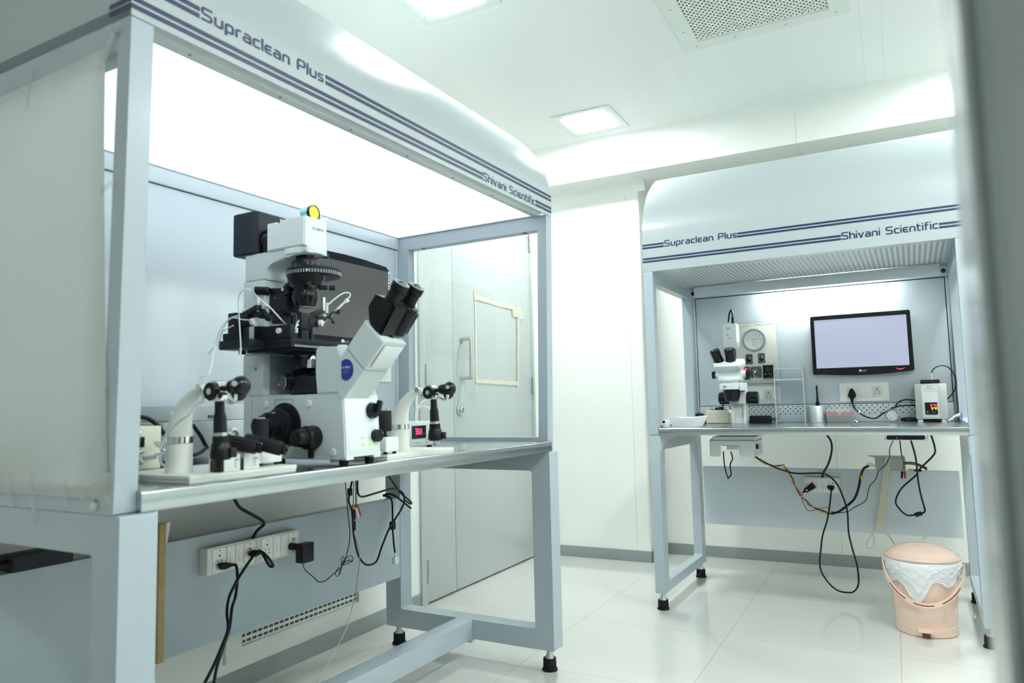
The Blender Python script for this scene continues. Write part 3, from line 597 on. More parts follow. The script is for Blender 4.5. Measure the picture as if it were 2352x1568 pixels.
# ================= WORKSTATIONS =================
def workstation(name, fr, L, wx, zh, D, label, kind):
    wy, zb, zt = .0715, .0745, .75
    wu = .042 if kind != 'C' else .07
    tz = {'A': .787, 'B': .799, 'C': .787}[kind]
    ztt = {'A': .75, 'B': .766, 'C': .75}[kind]
    T = Thing(name, fr, (0, 0, 0), label, 'workstation')
    fp = 'frame_paint' if kind != 'C' else 'post_paint'
    # lower end loops, feet
    for i, x0 in enumerate((0, L-wx)):
        m = MB(); m.ring('x', x0, x0+wx, (0, D, zb, ztt), (wy, D-wy, zb+wx, ztt-.066), .010, .004)
        T.part('end_frame', m, fp)
        for yy in (.036, D-.036):
            m = MB(); cx = x0+wx/2
            m.lathe((cx, yy, .030), Z, [(0, .019), (.012, .016), (.024, .0115), (.028, .010), (.045, .010)], 20)
            m.box(cx-.014, cx+.014, yy-.014, yy+.014, zb-.006, zb, b=.001)
            ft = T.part('foot', m, 'alu')
            m = MB(); m.lathe((cx, yy, 0), Z, [(0, .0265), (.004, .0275), (.007, .0265), (.0075, .0235), (.040, .0225), (.042, .0215), (.042, .018), (.036, .017)], 24)
            T.part('rubber_cap', m, 'rubber', ft)
    if kind != 'B':
        m = MB().box(wx, L-wx, .328, .398, zb, zb+.0685, b=.003); m.box(L-wx-.02, L-wx, .322, .404, zb-.008, zb); T.part('cross_beam', m, fp)
    # modesty panel
    px0, px1 = (wx, L-wx) if kind != 'B' else (.064, 1.208)
    pz0, pz1 = (.262, .567) if kind != 'B' else (.281, .576)
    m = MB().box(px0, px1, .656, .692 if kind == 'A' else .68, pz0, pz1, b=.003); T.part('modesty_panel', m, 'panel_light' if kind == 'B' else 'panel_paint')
    # worktop: stainless tray with rolled front edge
    m = MB(); r = .006; pr = [(.70, tz-.006), (.70, ztt+.004)] if 0 else []
    prof = [(.692, ztt+.006), (.012, ztt+.006), (.010, ztt+.001), (.002, ztt+.001), (0, ztt+.004)]
    prof += [(r-r*cos(pi/2*i/5), tz-r+r*sin(pi/2*i/5)) for i in range(6)]+[(.688, tz), (.692, tz-.002)]
    x0, x1 = (wu-.003, L-wu+.001) if kind == 'A' else (wu+.003, L-wu-.001)
    m.prism(prof, 'x', x0, x1)
    if kind == 'B':  # rail brackets under the top
        pass
    wt = T.part('worktop', m, 'stainless')
    if kind == 'A': wt.location.y = .002
    # under-table side gussets
    if kind == 'B':
        for x0 in (wx, L-wx-.004): T.part('bracket', MB().prism([(.004, ztt-.003), (.30, ztt-.003), (.30, ztt-.012), (.10, ztt-.03), (.004, ztt-.07)], 'x', x0, x0+.004), 'frame_warm')
    # upper side frames (front post leans back slightly towards the top of the table)
    zu0 = ztt+.001
    sl = .018 if kind == 'A' else .0
    def shear(p): return (p[0], p[1]+(sl*(zh-p[2])/(zh-zu0) if p[1] < .1 else 0), p[2])
    for x0 in (0, L-wu):
        m = MB(); m.ring('x', x0, x0+wu, (0, D, zu0, zh-.0005), (.036 if kind == 'A' else .045, .625, tz+.012, zh-.052), .006, .004, f=shear)
        T.part('side_frame', m, fp)
        g = MB(); xg = x0+(.012 if x0 == 0 else wu-.012); g.box(xg-.002, xg+.002, .036 if kind == 'A' else .045, .625, tz+.012, zh-.052)
        if kind == 'A': T.part('side_glass', g, 'clear_glass')
    # back
    m = MB(); yb = .69; m.box(wu, L-wu, yb-.004, yb+.03, tz+.0, zh)
    T.part('back_frame', m, 'gap_dark')
    m = MB(); m.box(wu, L-wu, yb-.020, yb-.005, zh-.048, zh, b=.004)
    for xa in (wu, L-wu-.014): m.box(xa, xa+.014, yb-.014, yb-.005, tz, zh-.0486, b=.003)
    T.part('back_rail', m, 'back_paint')
    pz = {'A': tz+.09, 'B': .888, 'C': tz+.09}[kind]
    m = MB().box(wu+(.0175 if kind == 'B' else .0158), L-wu-(.0175 if kind == 'B' else .0158), yb-.012, yb-.005, pz, zh-(.0520 if kind == 'B' else .0500), b=.001); T.part('back_panel', m, 'back_paint')
    m = MB(); m.box(wu+.0158, L-wu-.0158, yb-.012, yb-.005, tz+.001, pz-.003, b=.001); m.m = 1
    if kind == 'B':
        for rI, zz in enumerate((.8775, .866, .854, .8415)):
            x = .12+(.0 if rI % 2 == 0 else .0118)
            while x < 1.18: m.cyl((x, yb-.0122, zz), (x, yb-.0118, zz), .0031, n=10); x += .0236
    T.part('pegboard_strip', m, ['back_paint', 'gap_dark'])
    # hood
    if kind == 'A': P_ = [(0, zh), (0, .083+zh), (.005, .116+zh), (.020, .164+zh), (.040, .207+zh), (.060, .239+zh), (.085, .269+zh), (.117, .303+zh), (.150, .332+zh), (.190, .362+zh), (.24, .392+zh), (.30, .416+zh), (.36, .432+zh), (.43, .44+zh)]
    elif kind == 'B': P_ = [(0, zh), (0, .165+zh), (.003, .205+zh), (.011, .24+zh), (.025, .275+zh), (.05, .322+zh), (.10, .387+zh), (.166, .442+zh), (.23, .484+zh), (.29, .508+zh), (.36, .528+zh), (.44, .54+zh)]
    else: P_ = [(0, zh), (0, .1+zh), (.03, .22+zh), (.1, .33+zh), (.25, .41+zh), (.43, .44+zh)]
    Q = [P_[0], P_[1]]  # smooth the curve
    E = P_[1:]+[(2*P_[-1][0]-P_[-2][0], P_[-1][1])]; E = [P_[0]]+E
    for i in range(1, len(E)-2):
        a, b_, c_, d_ = [Vector(v) for v in E[i-1:i+3]]
        for k in range(1, 4):
            t = k/3; v = .5*((2*b_)+(-a+c_)*t+(2*a-5*b_+4*c_-d_)*t*t+(-a+3*b_-3*c_+d_)*t**3)
            Q.append((max(v.x, 0), v.y))
    zl = .024
    prof = Q+[(D, Q[-1][1]), (D, zh), (.70, zh), (.70, zh+zl), (.004, zh+zl), (.004, zh)]
    m = MB(); m.prism(prof, 'x', 0, L)
    hood = T.part('hood', m, 'hood_paint', angle=30)
    def dec(nm, mb, mt='navy'): return T.part(nm, mb, mt, hood)
    e = -.0008
    if kind == 'A':
        lo, hi, th = 1.6135, 1.6570, .0087
        def stripes(x0, x1, z, nm='stripe', side=False):
            m = MB()
            for k in (0, 1):
                za = z+k*.0137
                if side: m.box(e, .0002, x0, x1, za, za+th)
                else: m.box(x0, x1, e, .0002, za, za+th)
            dec(nm, m)
        stripes(0, .1341, hi); stripes(.4679, L, hi); stripes(0, 1.153, lo); stripes(1.5089, L, lo); stripes(e, .0635, lo, side=True)
        m = MB(); sign(m, 'Supraclean Plus', (.1372, e, 1.6575), X, Z, .0262, .3240, .170); dec('lettering', m)
        m = MB(); sign(m, 'Shivani Scientific', (1.1548, e, 1.6135), X, Z, .0262, .3480, .170); dec('lettering', m)
    if kind == 'B':
        lo, hi, th = 1.5505, 1.6142, .0082
        def stripes(x0, x1, z):
            m = MB()
            for k in (0, 1): m.box(x0, x1, e, .0002, z+k*.0132, z+k*.0132+th)
            dec('stripe', m)
        stripes(0, .1008, hi); stripes(.4262, L, hi); stripes(0, .8332, lo); stripes(1.1756, L, lo)
        m = MB(); sign(m, 'Supraclean Plus', (.1032, e, 1.6150), X, Z, .0285, .3213, .165); dec('lettering', m)
        m = MB(); sign(m, 'Shivani Scientific', (.8350, e, 1.5510), X, Z, .0300, .3370, .165); dec('lettering', m)
    if kind in 'AC':
        m = MB(); m.box(wu, L-wu, .022, .050, zh-.004, zh+.012, b=.002); m.box(wu+.002, L-wu-.002, .006, .024, zh+.006, zh+.022)
        rail = T.part('front_rail', m, 'post_paint')
        for k in range(7):
            sx = .14+k*(L-.28)/6; T.part('screw', MB().cyl((sx, .034, zh-.0052), (sx, .034, zh-.0038), .003, n=10), 'mark_grey', rail)
    if kind == 'A':
        T.part('ceiling_trim', MB().ring('z', zh-.001, zh+.010, (.050, L-wu-.001, .0502, .688), (.075, L-.050, .056, .668), .004, .002), 'frame_warm')
        T.part('lit_diffuser', MB().box(.070, L-.046, .052, .672, zh+.002, zh+.008), 'diffuser')
    if kind == 'B':
        T.part('perforated_ceiling', MB().box(.068, L-.062, .055, .58, zh+.003, zh+.006), 'perforated_sheet')
        m = MB(); m.ring('z', zh+.002, zh+.016, (wu, L-wu, .012, .60), (.070, L-.064, .057, .578), .002, .002); T.part('ceiling_trim', m, 'frame_warm')
        m = MB(); m.box(.080, 1.190, .572, .578, 1.455, 1.504, b=.002); m.box(.080, 1.190, .574, .60, 1.502, 1.506)
        val = T.part('valance', m, 'back_paint')
        for sx in (.064, 1.203): T.part('knob', MB().lathe((sx, .62, 1.478), -Y, [(0, .010), (.012, .010), (.016, .007), (.018, .002)], 16), 'black_plastic', val)
        m = MB(); m.box(.42, .98, .640, .660, 1.470, 1.496, b=.003); fx = T.part('tube_fitting', m, 'white_plastic')
        T.part('tube', MB().cyl((.44, .628, 1.478), (.96, .628, 1.478), .009, n=14), 'tube_light', fx)
    return T
WSA = workstation('workstation', 'A', 1.631, .068, 1.601, .727, 'large grey flow bench on the left with the lit white underside and tall microscope', 'A')
WSB = workstation('workstation', 'B', 1.266, .043, 1.5085, .727, 'smaller grey flow bench far right, with a lit monitor and a tube lamp', 'B')
WSC = workstation('workstation', 'C', 1.60, .07, 1.60, .70, 'blurred grey bench at the right edge of the picture, closest to the camera', 'C')
m = MB(); m.box(-.0035, 0, .010, .0125, .80, 1.55, b=.0008)
# trim bead on the near post; grey strip beside it paints the groove's shade
WSC.part('shade_strip', MB().box(.0697, .0703, .0032, .0068, .76, 1.59), 'gauge_grey'); T_ = WSC; T_.part('bead', MB().box(.0695, .0705, .0085, .0105, .76, 1.59), 'frame_warm')

# things fixed to the left bench: tracing paper taped over the near side
pp = MB(); n = 14
top = [(.066+.62*i/n, 1.557-.024*i/n*.6) for i in range(n+1)]
for i in range(n):
    (ya, za), (yb_, zb_) = top[i], top[i+1]; K = 12
    for k in range(K):
        def pt(y, z0, f):
            edge = .0 if y > .07 else -.036*max(0, f-.0)**1.4*1.0
            return (-.0035-.0012*sin(y*9+f*5), y+edge, z0+(.777-z0)*f)
        pp.quad(pt(ya, za, k/K), pt(yb_, zb_, k/K), pt(yb_, zb_, (k+1)/K), pt(ya, za, (k+1)/K))
bmesh.ops.remove_doubles(pp.bm, verts=pp.bm.verts, dist=1e-5)
solo('paper_sheet', 'A', (0, .3, 1.1), pp, 'paper', 'pale tracing paper sheet covering the near glass side of the left bench', 'paper')
def tstrip(p, q_, wd, seed=0, mt='tape_clear', lab=''):
    mb = MB(); a, b = Vector((-.0062, *p)), Vector((-.0062, *q_)); d = (b-a).normalized(); nn = X.cross(d)*wd/2; N = 6; rnd = random.Random(seed); L, R = [], []
    for i in range(N+1):
        c_ = a+(b-a)*i/N+nn*rnd.uniform(-.25, .25); L.append(mb.bm.verts.new(c_+nn)); R.append(mb.bm.verts.new(c_-nn))
    for i in range(N): mb.bm.faces.new((L[i], R[i], R[i+1], L[i+1]))
    return solo('tape_strip', 'A', (a+b)/2, mb, mt, lab, 'tape', 'tape strips holding the tracing paper')
tstrip((.030, 1.588), (.080, 1.520), .020, 1, lab='clear tape strip at the top right corner of the tracing paper')
tstrip((.302, 1.580), (.312, 1.500), .011, 2, lab='clear tape strip on the top edge of the tracing paper')
tstrip((.022, .822), (.022, .772), .022, 3, lab='clear tape strip upright at the lower right corner of the tracing paper')
tstrip((.028, .800), (.10, .786), .020, 4, lab='clear tape strip lying slanted at the lower right corner of the tracing paper')
tstrip((.255, .815), (.235, .725), .010, 5, lab='yellowed tape strip hanging longest below the tracing paper')
tstrip((.148, .808), (.140, .752), .007, 6, lab='short tape strip on the lower edge of the tracing paper, next to the round bolt')
tstrip((.330, .815), (.316, .752), .010, 7, lab='tape strip on the tracing paper lower edge, at the left edge of the picture')
tstrip((.053, .965), (.030, .962), .012, 8, lab='small tape strip low on the right edge of the tracing paper')
tstrip((.065, 1.300), (.030, 1.308), .012, 9, lab='small tape strip high on the right edge of the tracing paper')
m = MB().lathe((-.0002, .066, .7655), -X, [(0, .0085), (.004, .0085), (.006, .006)], 20)
WSA.part('bolt', m, 'brushed')
m = MB().lathe((-.0002, .044, 1.583), -X, [(0, .0065), (.004, .0065), (.006, .004)], 20); WSA.part('bolt', m, 'brushed')
for yy in (.10, .56): WSA.part('hole_plug', MB().lathe((1.61, yy, 1.5489), -Z, [(0, .010), (.001, .010)], 20), 'black_plastic')

# ================= LEFT BENCH: INVERTED MICROSCOPE =================
TA = .787
T = Thing('inverted_microscope', 'A', (.60, .17, TA), 'large white inverted microscope with black stage and round blue badge, on the left bench', 'microscope')
x0, x1 = .536, .660
m = MB(); m.prism([(.003, .806), (.0107, .945), (.016, .9525), (.125, .9525), (.125, .949), (.190, .949), (.190, .9540), (.342, .9540), (.342, .806)], 'x', x0, x1, b=.003)
base = T.part('base', m, 'scope_white')
m = MB(); m.prism([(.002, .800), (.0035, .812), (.05, .812), (.05, .800)], 'x', x0, x0+.028, b=.002); m.prism([(.002, .800), (.0035, .812), (.05, .812), (.05, .800)], 'x', x1-.028, x1, b=.002)
m.box(x0, x1, .29, .342, .800, .812, b=.002); m.box(x0, x0+.02, .05, .29, .800, .812, b=.002); T.part('foot_rail', m, 'scope_white')
for fx, fy in ((x0+.018, .025), (x1-.018, .025), (x0+.018, .32), (x1-.018, .32)): T.part('foot', MB().cyl((fx, fy, TA+.0002), (fx, fy, .8005), .010, .012, n=18), 'rubber')
# front panel with knobs and lights: the face leans back a little
dn = Vector((0, -.1365, -.0077)).normalized()
def fp_(x, z, out=0.0): yy = .003+(z-.806)*.0077/.139; return (x, yy-.0005-out, z)
m = MB(); m.hexa([fp_(x0+.012, .822, .0), fp_(x1-.008, .822, .0), (x1-.008, .02, .822), (x0+.012, .02, .822), fp_(x0+.008, .940, .0), fp_(x1-.012, .940, .0), (x1-.012, .025, .940), (x0+.008, .025, .940)], b=.002)
T.part('front_panel', m, 'scope_bright')
m = MB(); k_ = fp_(.630, .911); m.cyl(k_, (k_[0], k_[1]-.014, k_[2]), .0195, .018, n=28, ch=.002); m.obox((.636, k_[1]-.019, .920), (.35, 0, .94), Y, (-.94, 0, .35), .030, .012, .012, b=.003)
T.part('light_path_knob', m, 'black_plastic')
m = MB(); k_ = fp_(.640, .851); m.cyl(k_, (k_[0], k_[1]-.016, k_[2]), .0155, .0145, n=28, ch=.002); T.part('brightness_knob', m, 'black_plastic')
m = MB(); k_ = fp_(.596, .832); m.cyl((k_[0], k_[1], k_[2]), (k_[0], k_[1]-.002, k_[2]), .0048, n=16); T.part('indicator_light', m, 'led_green')
m = MB(); k_ = fp_(.620, .833); m.box(k_[0]-.0045, k_[0]+.0045, k_[1]-.003, k_[1], k_[2]-.005, k_[2]+.005, b=.001); T.part('power_switch', m, 'led_green')
m = MB(); k_ = fp_(.588, .845); m.text('OPTION', k_, X, Z, .003); T.part('lettering', m, 'mark_grey'); m = MB(); k_ = fp_(.616, .845); m.box(k_[0], k_[0]+.007, k_[1]-.0002, k_[1]+.001, k_[2], k_[2]+.001); T.part('lettering', m, 'mark_grey')
# side plugs, seams, badge
for py, pz in ((.2591, .9312), (.1172, .9309), (.0409, .8095+.008)): T.part('side_plug', MB().cyl((x0+.001, py, pz), (x0-.003, py, pz), .0085, n=24, ch=.001), 'scope_bright')
m = MB(); m.ring('x', x0-.0006, x0+.001, (.168, .2306, .88, .943), (.1692, .2294, .8812, .9418), .004, .005); m.box(x0-.0004, x0+.001, .3098, .3104, .81, .953); T.part('seam', m, 'gauge_grey')
# camera port with relay lens on the left side
m = MB(); yc, zc = .195, .881
m.cyl((x0, yc, zc), (x0-.004, yc, zc), .0535, n=44, ch=.0006); T.part('port_flange', m, 'black_matte')
m = MB(); m.lathe((x0-.004, yc, zc), -X, [(0, .040), (.022, .040), (.024, .036), (.030, .036), (.032, .032), (.052, .031), (.054, .026), (.066, .025), (.068, .021), (.082, .020), (.084, .016)], 36)
rl = T.part('relay_lens', m, 'black_plastic')
T.part('lens_mark', MB().obox((x0-.046, yc-.010, zc+.0295), X, Y, Z, .010, .004, .0010), 'mark_white', rl)
# focus knobs
m = MB(); yk, zk = .100, .852
m.lathe((x0, yk, zk), -X, [(0, .027), (.028, .0272), (.030, .025), (.034, .024)], 32); fk = T.part('focus_knob', m, 'black_plastic')
m = MB(); m.lathe((x0-.034, yk, zk), -X, [(0, .022), (.003, .0225), (.026, .0185), (.028, .015)], 32); T.part('fine_focus_knob', m, 'black_plastic', fk)
m = MB(); m.box(x0-.016, x0-.006, yk-.006, yk+.005, zk-.048, zk-.02, b=.002); T.part('lever', m, 'black_plastic', fk)
m = MB(); m.ribbed((x0-.004, yk, zk), (x0-.012, yk, zk), .0278, n=22, depth=.04); T.part('grip_ring', m, 'black_matte', fk)
# front turret block and sloping eyepiece arm
xa, xb = .536, .624
m = MB(); m.prism([(.0107, .9525), (.018, 1.030), (.0255, 1.0612), (.060, 1.0625), (.086, 1.0653), (.0975, 1.0574), (.0955, 1.007), (.0941, .9525)], 'x', xa, xb+.03, b=.004); blk = T.part('front_block', m, 'scope_white')
m = MB(); m.lathe((.575, .048, 1.063), Z, [(0, .012), (.0035, .012), (.0045, .0105)], 24); T.part('top_cap', m, 'scope_bright', blk)
m = MB(); m.prism([(.0115, .9385), (-.050, 1.0015), (.0005, 1.0545), (.026, 1.030), (.026, .9385)], 'x', xa-.0015, xb, b=.0025); arm = T.part('eyepiece_arm', m, 'scope_white')
m = MB(); m.prism([(-.0002, 1.0560), (-.0520, 1.0030), (-.1078, 1.0635), (-.0560, 1.1162)], 'x', xa-.0015, xb-.002, b=.0025); au = T.part('upper_arm', m, 'scope_white', arm)
m = MB(); m.obox((.58, -.0828, 1.0315), X, (0, -.675, .738), (0, -.738, -.675), .066, .062, .002, b=.0008); T.part('arm_cover', m, 'scope_bright', arm)
m = MB(); pts = []
for i in range(33):
    a = radians(-132+264*i/32); pts.append((-.001-.0205*cos(a), 1.0058+.0245*sin(a)))
m.prism(pts, 'x', xa-.0032, xa-.001); bd = T.part('badge', m, 'badge_blue', arm)
m = MB(); m.text('OLYMPUS', (xa-.0035, .0115, 1.0085), -Y, Z, .0052, .026, bold=.01); m.m = 1; m.text('IX71', (xa-.0035, .0065, .9975), -Y, Z, .0075, .016); T.part('badge_lettering', m, ['mark_white', 'gauge_grey'], arm)
# binocular tube and eyepieces
d = Vector((0, -.585, .811)); pv = Vector((0, .811, .585))
m = MB(); m.prism([(-.0575, 1.1480), (-.0620, 1.098), (-.0660, 1.0915), (-.0920, 1.0790), (-.0985, 1.083), (-.136, 1.139), (-.1285, 1.1520), (-.079, 1.1745)], 'x', .540, .590, b=.005)
c_ = Vector((.6085, -.0865, 1.0905)); m.lathe(c_, d, [(0, .0190), (.002, .0205), (.034, .0205), (.0345, .0200), (.058, .0200), (.0585, .0215), (.070, .0215), (.072, .0195)], 36); m.lathe(c_+Vector((.018, -.006, 0)), d, [(.004, .010), (.056, .0125), (.058, .0115)], 20)
bt = T.part('binocular_tube', m, 'black_plastic', arm)
m = MB(); m.cyl((.583, -.079, 1.089), Vector((.583, -.079, 1.089))+d*-.012, .022, n=24); T.part('tube_collar', m, 'black_matte', arm)
for ex in (.561, .617):
    b0 = Vector((ex, -.0975, 1.135))
    m = MB(); m.lathe(b0, d, [(0, .0215), (.012, .0215), (.0125, .0195), (.032, .0192), (.0325, .0178), (.054, .0178), (.056, .0200), (.073, .0205), (.0745, .0195), (.0745, .0125), (.070, .0115)], 32)
    ey = T.part('eyepiece', m, 'black_plastic', arm)
    T.part('eyecup_ring', MB().lathe(b0+d*.0735, d, [(0, .0200), (.0018, .0196), (.0018, .0128), (0, .0120)], 32, capped=False), 'gauge_grey', arm)
    T.part('eyepiece_lens', MB().sphere(b0+d*.0685, .0118, (1, 1, 1), 20), 'lens', arm)
# back column and bent lamp arm
m = MB(); m.box(.536, .5365, .272, .344, .9535, .9537)
m.box(.536, .655, .271, .344, .954, 1.056, b=.004); m.box(.536, .600, .268, .345, 1.0565, 1.2425, b=.004); col = T.part('column', m, 'scope_white')
m = MB(); q = [(.345, 1.2436), (.266, 1.2436), (.266, 1.268)]
for i in range(7): t = radians(90*i/6); q.append((.266-.018*(1-cos(t)), 1.268+.014*sin(t)))
q += [(.205, 1.289), (.193, 1.2935), (.130, 1.2975), (.130, 1.313), (.345, 1.313)]
m.prism(q, 'x', .540, .612, b=.003); T.part('lamp_arm', m, 'scope_white')
m = MB(); m.lathe((.578, .165, 1.2995), Z, [(-.002, .030), (-.0015, .041), (0, .0415), (.013, .0415)], 36); m.box(.5365, .60, .165, .200, 1.298, 1.3125, b=.002); T.part('head_mount', m, 'scope_bright')
m = MB(); m.box(.615, .63, .14, .152, 1.296, 1.308, b=.002); T.part('mount_screw', m, 'charcoal')
# illuminator head
m = MB(); m.prism([(.134, 1.314), (.134, 1.3868), (.212, 1.3862), (.212, 1.374), (.232, 1.374), (.232, 1.3835), (.2625, 1.3832), (.2625, 1.3128)], 'x', .536, .6148, b=.003); hd = T.part('illuminator_head', m, 'scope_bright')
T.part('head_lettering', MB().text('OLYMPUS', (.5620, .1336, 1.3575), X, Z, .0062, .040, bold=.008), 'mark_grey', hd)
m = MB(); m.box(.545, .56, .214, .226, 1.374, 1.389, b=.002); m.box(.545, .556, .165, .182, 1.386, 1.389, b=.001); T.part('filter_slider', m, 'scope_bright', hd)
m = MB(); m.lathe((.592, .155, 1.4085), Y, [(0, .0195), (.008, .0195)], 32, capped=False); m.lathe((.592, .155, 1.4085), Y, [(0, .0195), (0, .0175), (.008, .0175)], 32, capped=False); fr_ = T.part('filter_ring', m, 'black_gloss')
m = MB(); m.lathe((.592, .157, 1.4085), Y, [(0, .0175), (.002, .0175)], 32); T.part('yellow_filter', m, 'yellow_filter', label='round yellow glass filter')
m = MB(); m.lathe((.592, .163, 1.4085), Y, [(0, .0190), (.022, .0188), (.024, .0175)], 32); T.part('filter_holder', m, 'cyan_metal', label='pale blue filter holder')
m = MB(); m.obox((.625, .16, 1.398), (1, 0, .25), Y, (-.25, 0, 1), .03, .014, .009, b=.002); m.cyl((.618, .160, 1.403), (.618, .160, 1.409), .004); T.part('filter_clamp', m, 'white_plastic')
# lamp house
m = MB(); m.prism([(.546, .303), (.617, .303), (.627, .313), (.627, .388), (.540, .388), (.536, .384), (.536, .313)], 'z', 1.3135, 1.4245, b=.003); lh = T.part('lamp_house', m, 'charcoal')
m = MB()
for i in range(7): m.box(.545, .61, .314+i*.010, .3175+i*.010, 1.3118, 1.3140)
T.part('cooling_slots', m, 'gauge_grey', lh)
m = MB(); m.cyl((.58, .305, 1.352), (.58, .262, 1.352), .031, n=32, ch=.002); m.box(.552, .565, .270, .303, 1.318, 1.350, b=.002); T.part('lamp_socket', m, 'black_gloss', lh)
# condenser hanging over the stage
ax = Vector((.575, .17, 0))
def ax_(z): return (ax.x, ax.y, z)
m = MB(); m.lathe(ax_(1.297), -Z, [(0, .022), (.010, .022), (.011, .024), (.016, .0245), (.017, .032), (.030, .033), (.034, .036)], 36); cd = T.part('condenser', m, 'black_plastic')
tc = (ax.x+.034, ax.y+.004)
m = MB(); m.lathe((*tc, 1.269), -Z, [(0, .060), (.001, .0655), (.007, .0665), (.0075, .063), (.0085, .063), (.009, .0670), (.020, .0665), (.022, .060), (.0225, .058)], 60); T.part('condenser_turret', m, 'black_matte', cd)
m = MB(); m.ribbed((*tc, 1.2602), (*tc, 1.2505), .0676, n=60, depth=.02); T.part('knurled_rim', m, 'gauge_grey', cd)
m = MB(); m.obox((ax.x-.022, ax.y-.031, 1.2555), (.9, -.43, 0), (.43, .9, 0), Z, .009, .0016, .0045, b=.0008); T.part('index_mark', m, 'mark_white', cd)
m = MB(); m.lathe((ax.x+.004, ax.y, 1.2475), -Z, [(0, .047), (.010, .045), (.020, .037), (.026, .036)], 40); T.part('lower_cone', m, 'black_plastic', cd)
m = MB(); m.lathe(ax_(1.224), -Z, [(0, .030), (.004, .033), (.010, .033), (.0105, .030), (.018, .029), (.0185, .0325), (.026, .0335), (.036, .0325), (.050, .0275), (.0545, .0265), (.0555, .0235)], 40); ll = T.part('condenser_lens', m, 'black_gloss', cd)
T.part('lens_lettering', MB().text('CONTRAST', (ax.x-.031, ax.y-.0215, 1.1955), (.72, -.69, 0), Z, .0042), 'mark_grey', cd)
m = MB(); m.cyl((ax.x+.025, ax.y-.02, 1.219), (ax.x+.042, ax.y-.034, 1.219), .006, n=14); m.cyl((ax.x+.045, ax.y-.036, 1.219), (ax.x+.056, ax.y-.046, 1.219), .0062, n=16); m.cyl((ax.x-.018, ax.y-.03, 1.222), (ax.x-.022, ax.y-.036, 1.222), .006, n=16)
T.part('centering_screw', m, 'black_matte', cd)
# condenser carrier on the column
m = MB(); m.box(.548, .592, .206, .264, 1.160, 1.206, b=.002); m.box(.545, .59, .20, .215, 1.200, 1.222, b=.002); m.obox((.56, .240, 1.213), X, (0, .98, .10), (0, -.10, .98), .022, .068, .014, b=.002); m.box(.55, .59, .196, .268, 1.156, 1.161)
cr = T.part('condenser_carrier', m, 'black_matte')
m = MB(); m.ribbed((.545, .262, 1.214), (.522, .288, 1.215), .0105, n=18, depth=.05); T.part('carrier_knob', m, 'black_plastic', cr)
m = MB(); m.cyl((.549, .216, 1.2135), (.5445, .216, 1.2135), .0035, n=14); m.cyl((.5478, .245, 1.196), (.5465, .245, 1.196), .001); T.part('bolt', m, 'mark_white', cr)
m = MB(); m.box(.546, .575, .218, .2535, 1.131, 1.158, b=.002); m.box(.5455, .56, .2395, .2425, 1.133, 1.139); T.part('stop_block', m, 'black_matte', cr)
# stage
m = MB(); m.box(.500, .700, .139, .307, 1.0745, 1.0865, b=.001); m.box(.500, .70, .137, .30, 1.0640, 1.0738, b=.001); m.box(.506, .695, .145, .295, 1.058, 1.0636, b=.001); st = T.part('stage', m, 'black_matte')
m = MB(); m.box(.508, .695, .1355, .1375, 1.0660, 1.0700); T.part('stage_rail', m, 'gauge_grey', st)
m = MB(); m.box(.5, .512, .305, .318, 1.0560, 1.0650, b=.001); T.part('stage_stop', m, 'black_matte', st)
m = MB(); m.box(.515, .66, .165, .26, 1.0866, 1.0875); T.part('stage_plate', m, 'alu', st)
m = MB(); m.box(.498, .512, .140, .238, 1.0868, 1.1180, b=.001); m.box(.498, .512, .2385, .262, 1.0868, 1.1210, b=.001); T.part('slide_holder', m, 'black_matte', st)
m = MB(); m.cyl((.498, .173, 1.1040), (.490, .173, 1.1040), .0068, n=22, ch=.001); T.part('holder_knob', m, 'mark_white', st)
# nosepiece, objectives and filter cube box
m = MB(); m.lathe((.590, .172, 1.020), Vector((.25, .10, -1)), [(0, .020), (.004, .034), (.008, .042), (.013, .043), (.016, .038)], 40); T.part('nosepiece', m, 'black_gloss')
for dx, dy, r_, mt_ in ((-.006, .020, .0115, 'chrome'), (-.012, .062, .010, 'charcoal'), (.018, .040, .009, 'black_matte')):
    m = MB(); m.lathe((.588+dx, .135+dy, 1.018), Z, [(0, r_), (.010, r_), (.0105, r_*.92), (.020, r_*.92), (.0205, r_*.98), (.028, r_*.9), (.034, r_*.45)], 24); T.part('objective', m, mt_)
m = MB(); m.box(.548, .645, .098, .168, .962, .996, b=.002); m.box(.544, .645, .098, .176, .957, .972, b=.002); m.box(.55, .64, .10, .2, .950, .958); T.part('filter_cube_turret', m, 'charcoal')
m = MB(); m.cyl((.548, .190, .984), (.528, .196, .984), .0205, n=32, ch=.001); T.part('turret_dial', m, 'black_gloss')
m = MB(); m.lathe((.5275, .1962, .984), Vector((-1, .3, 0)), [(0, .0195), (.0012, .0195)], 32, capped=False); T.part('dial_ring', m, 'chrome')
m = MB(); m.box(.556, .645, .27, .2715, .956, 1.055); m.box(.650, .6545, .096, .2715, .9535, 1.0570); T.part('inner_wall', m, 'gauge_grey')
m = MB(); m.cyl((.5357, .297, 1.020), (.5345, .297, 1.020), .0045, n=18); T.part('socket_hole', m, 'gauge_grey')

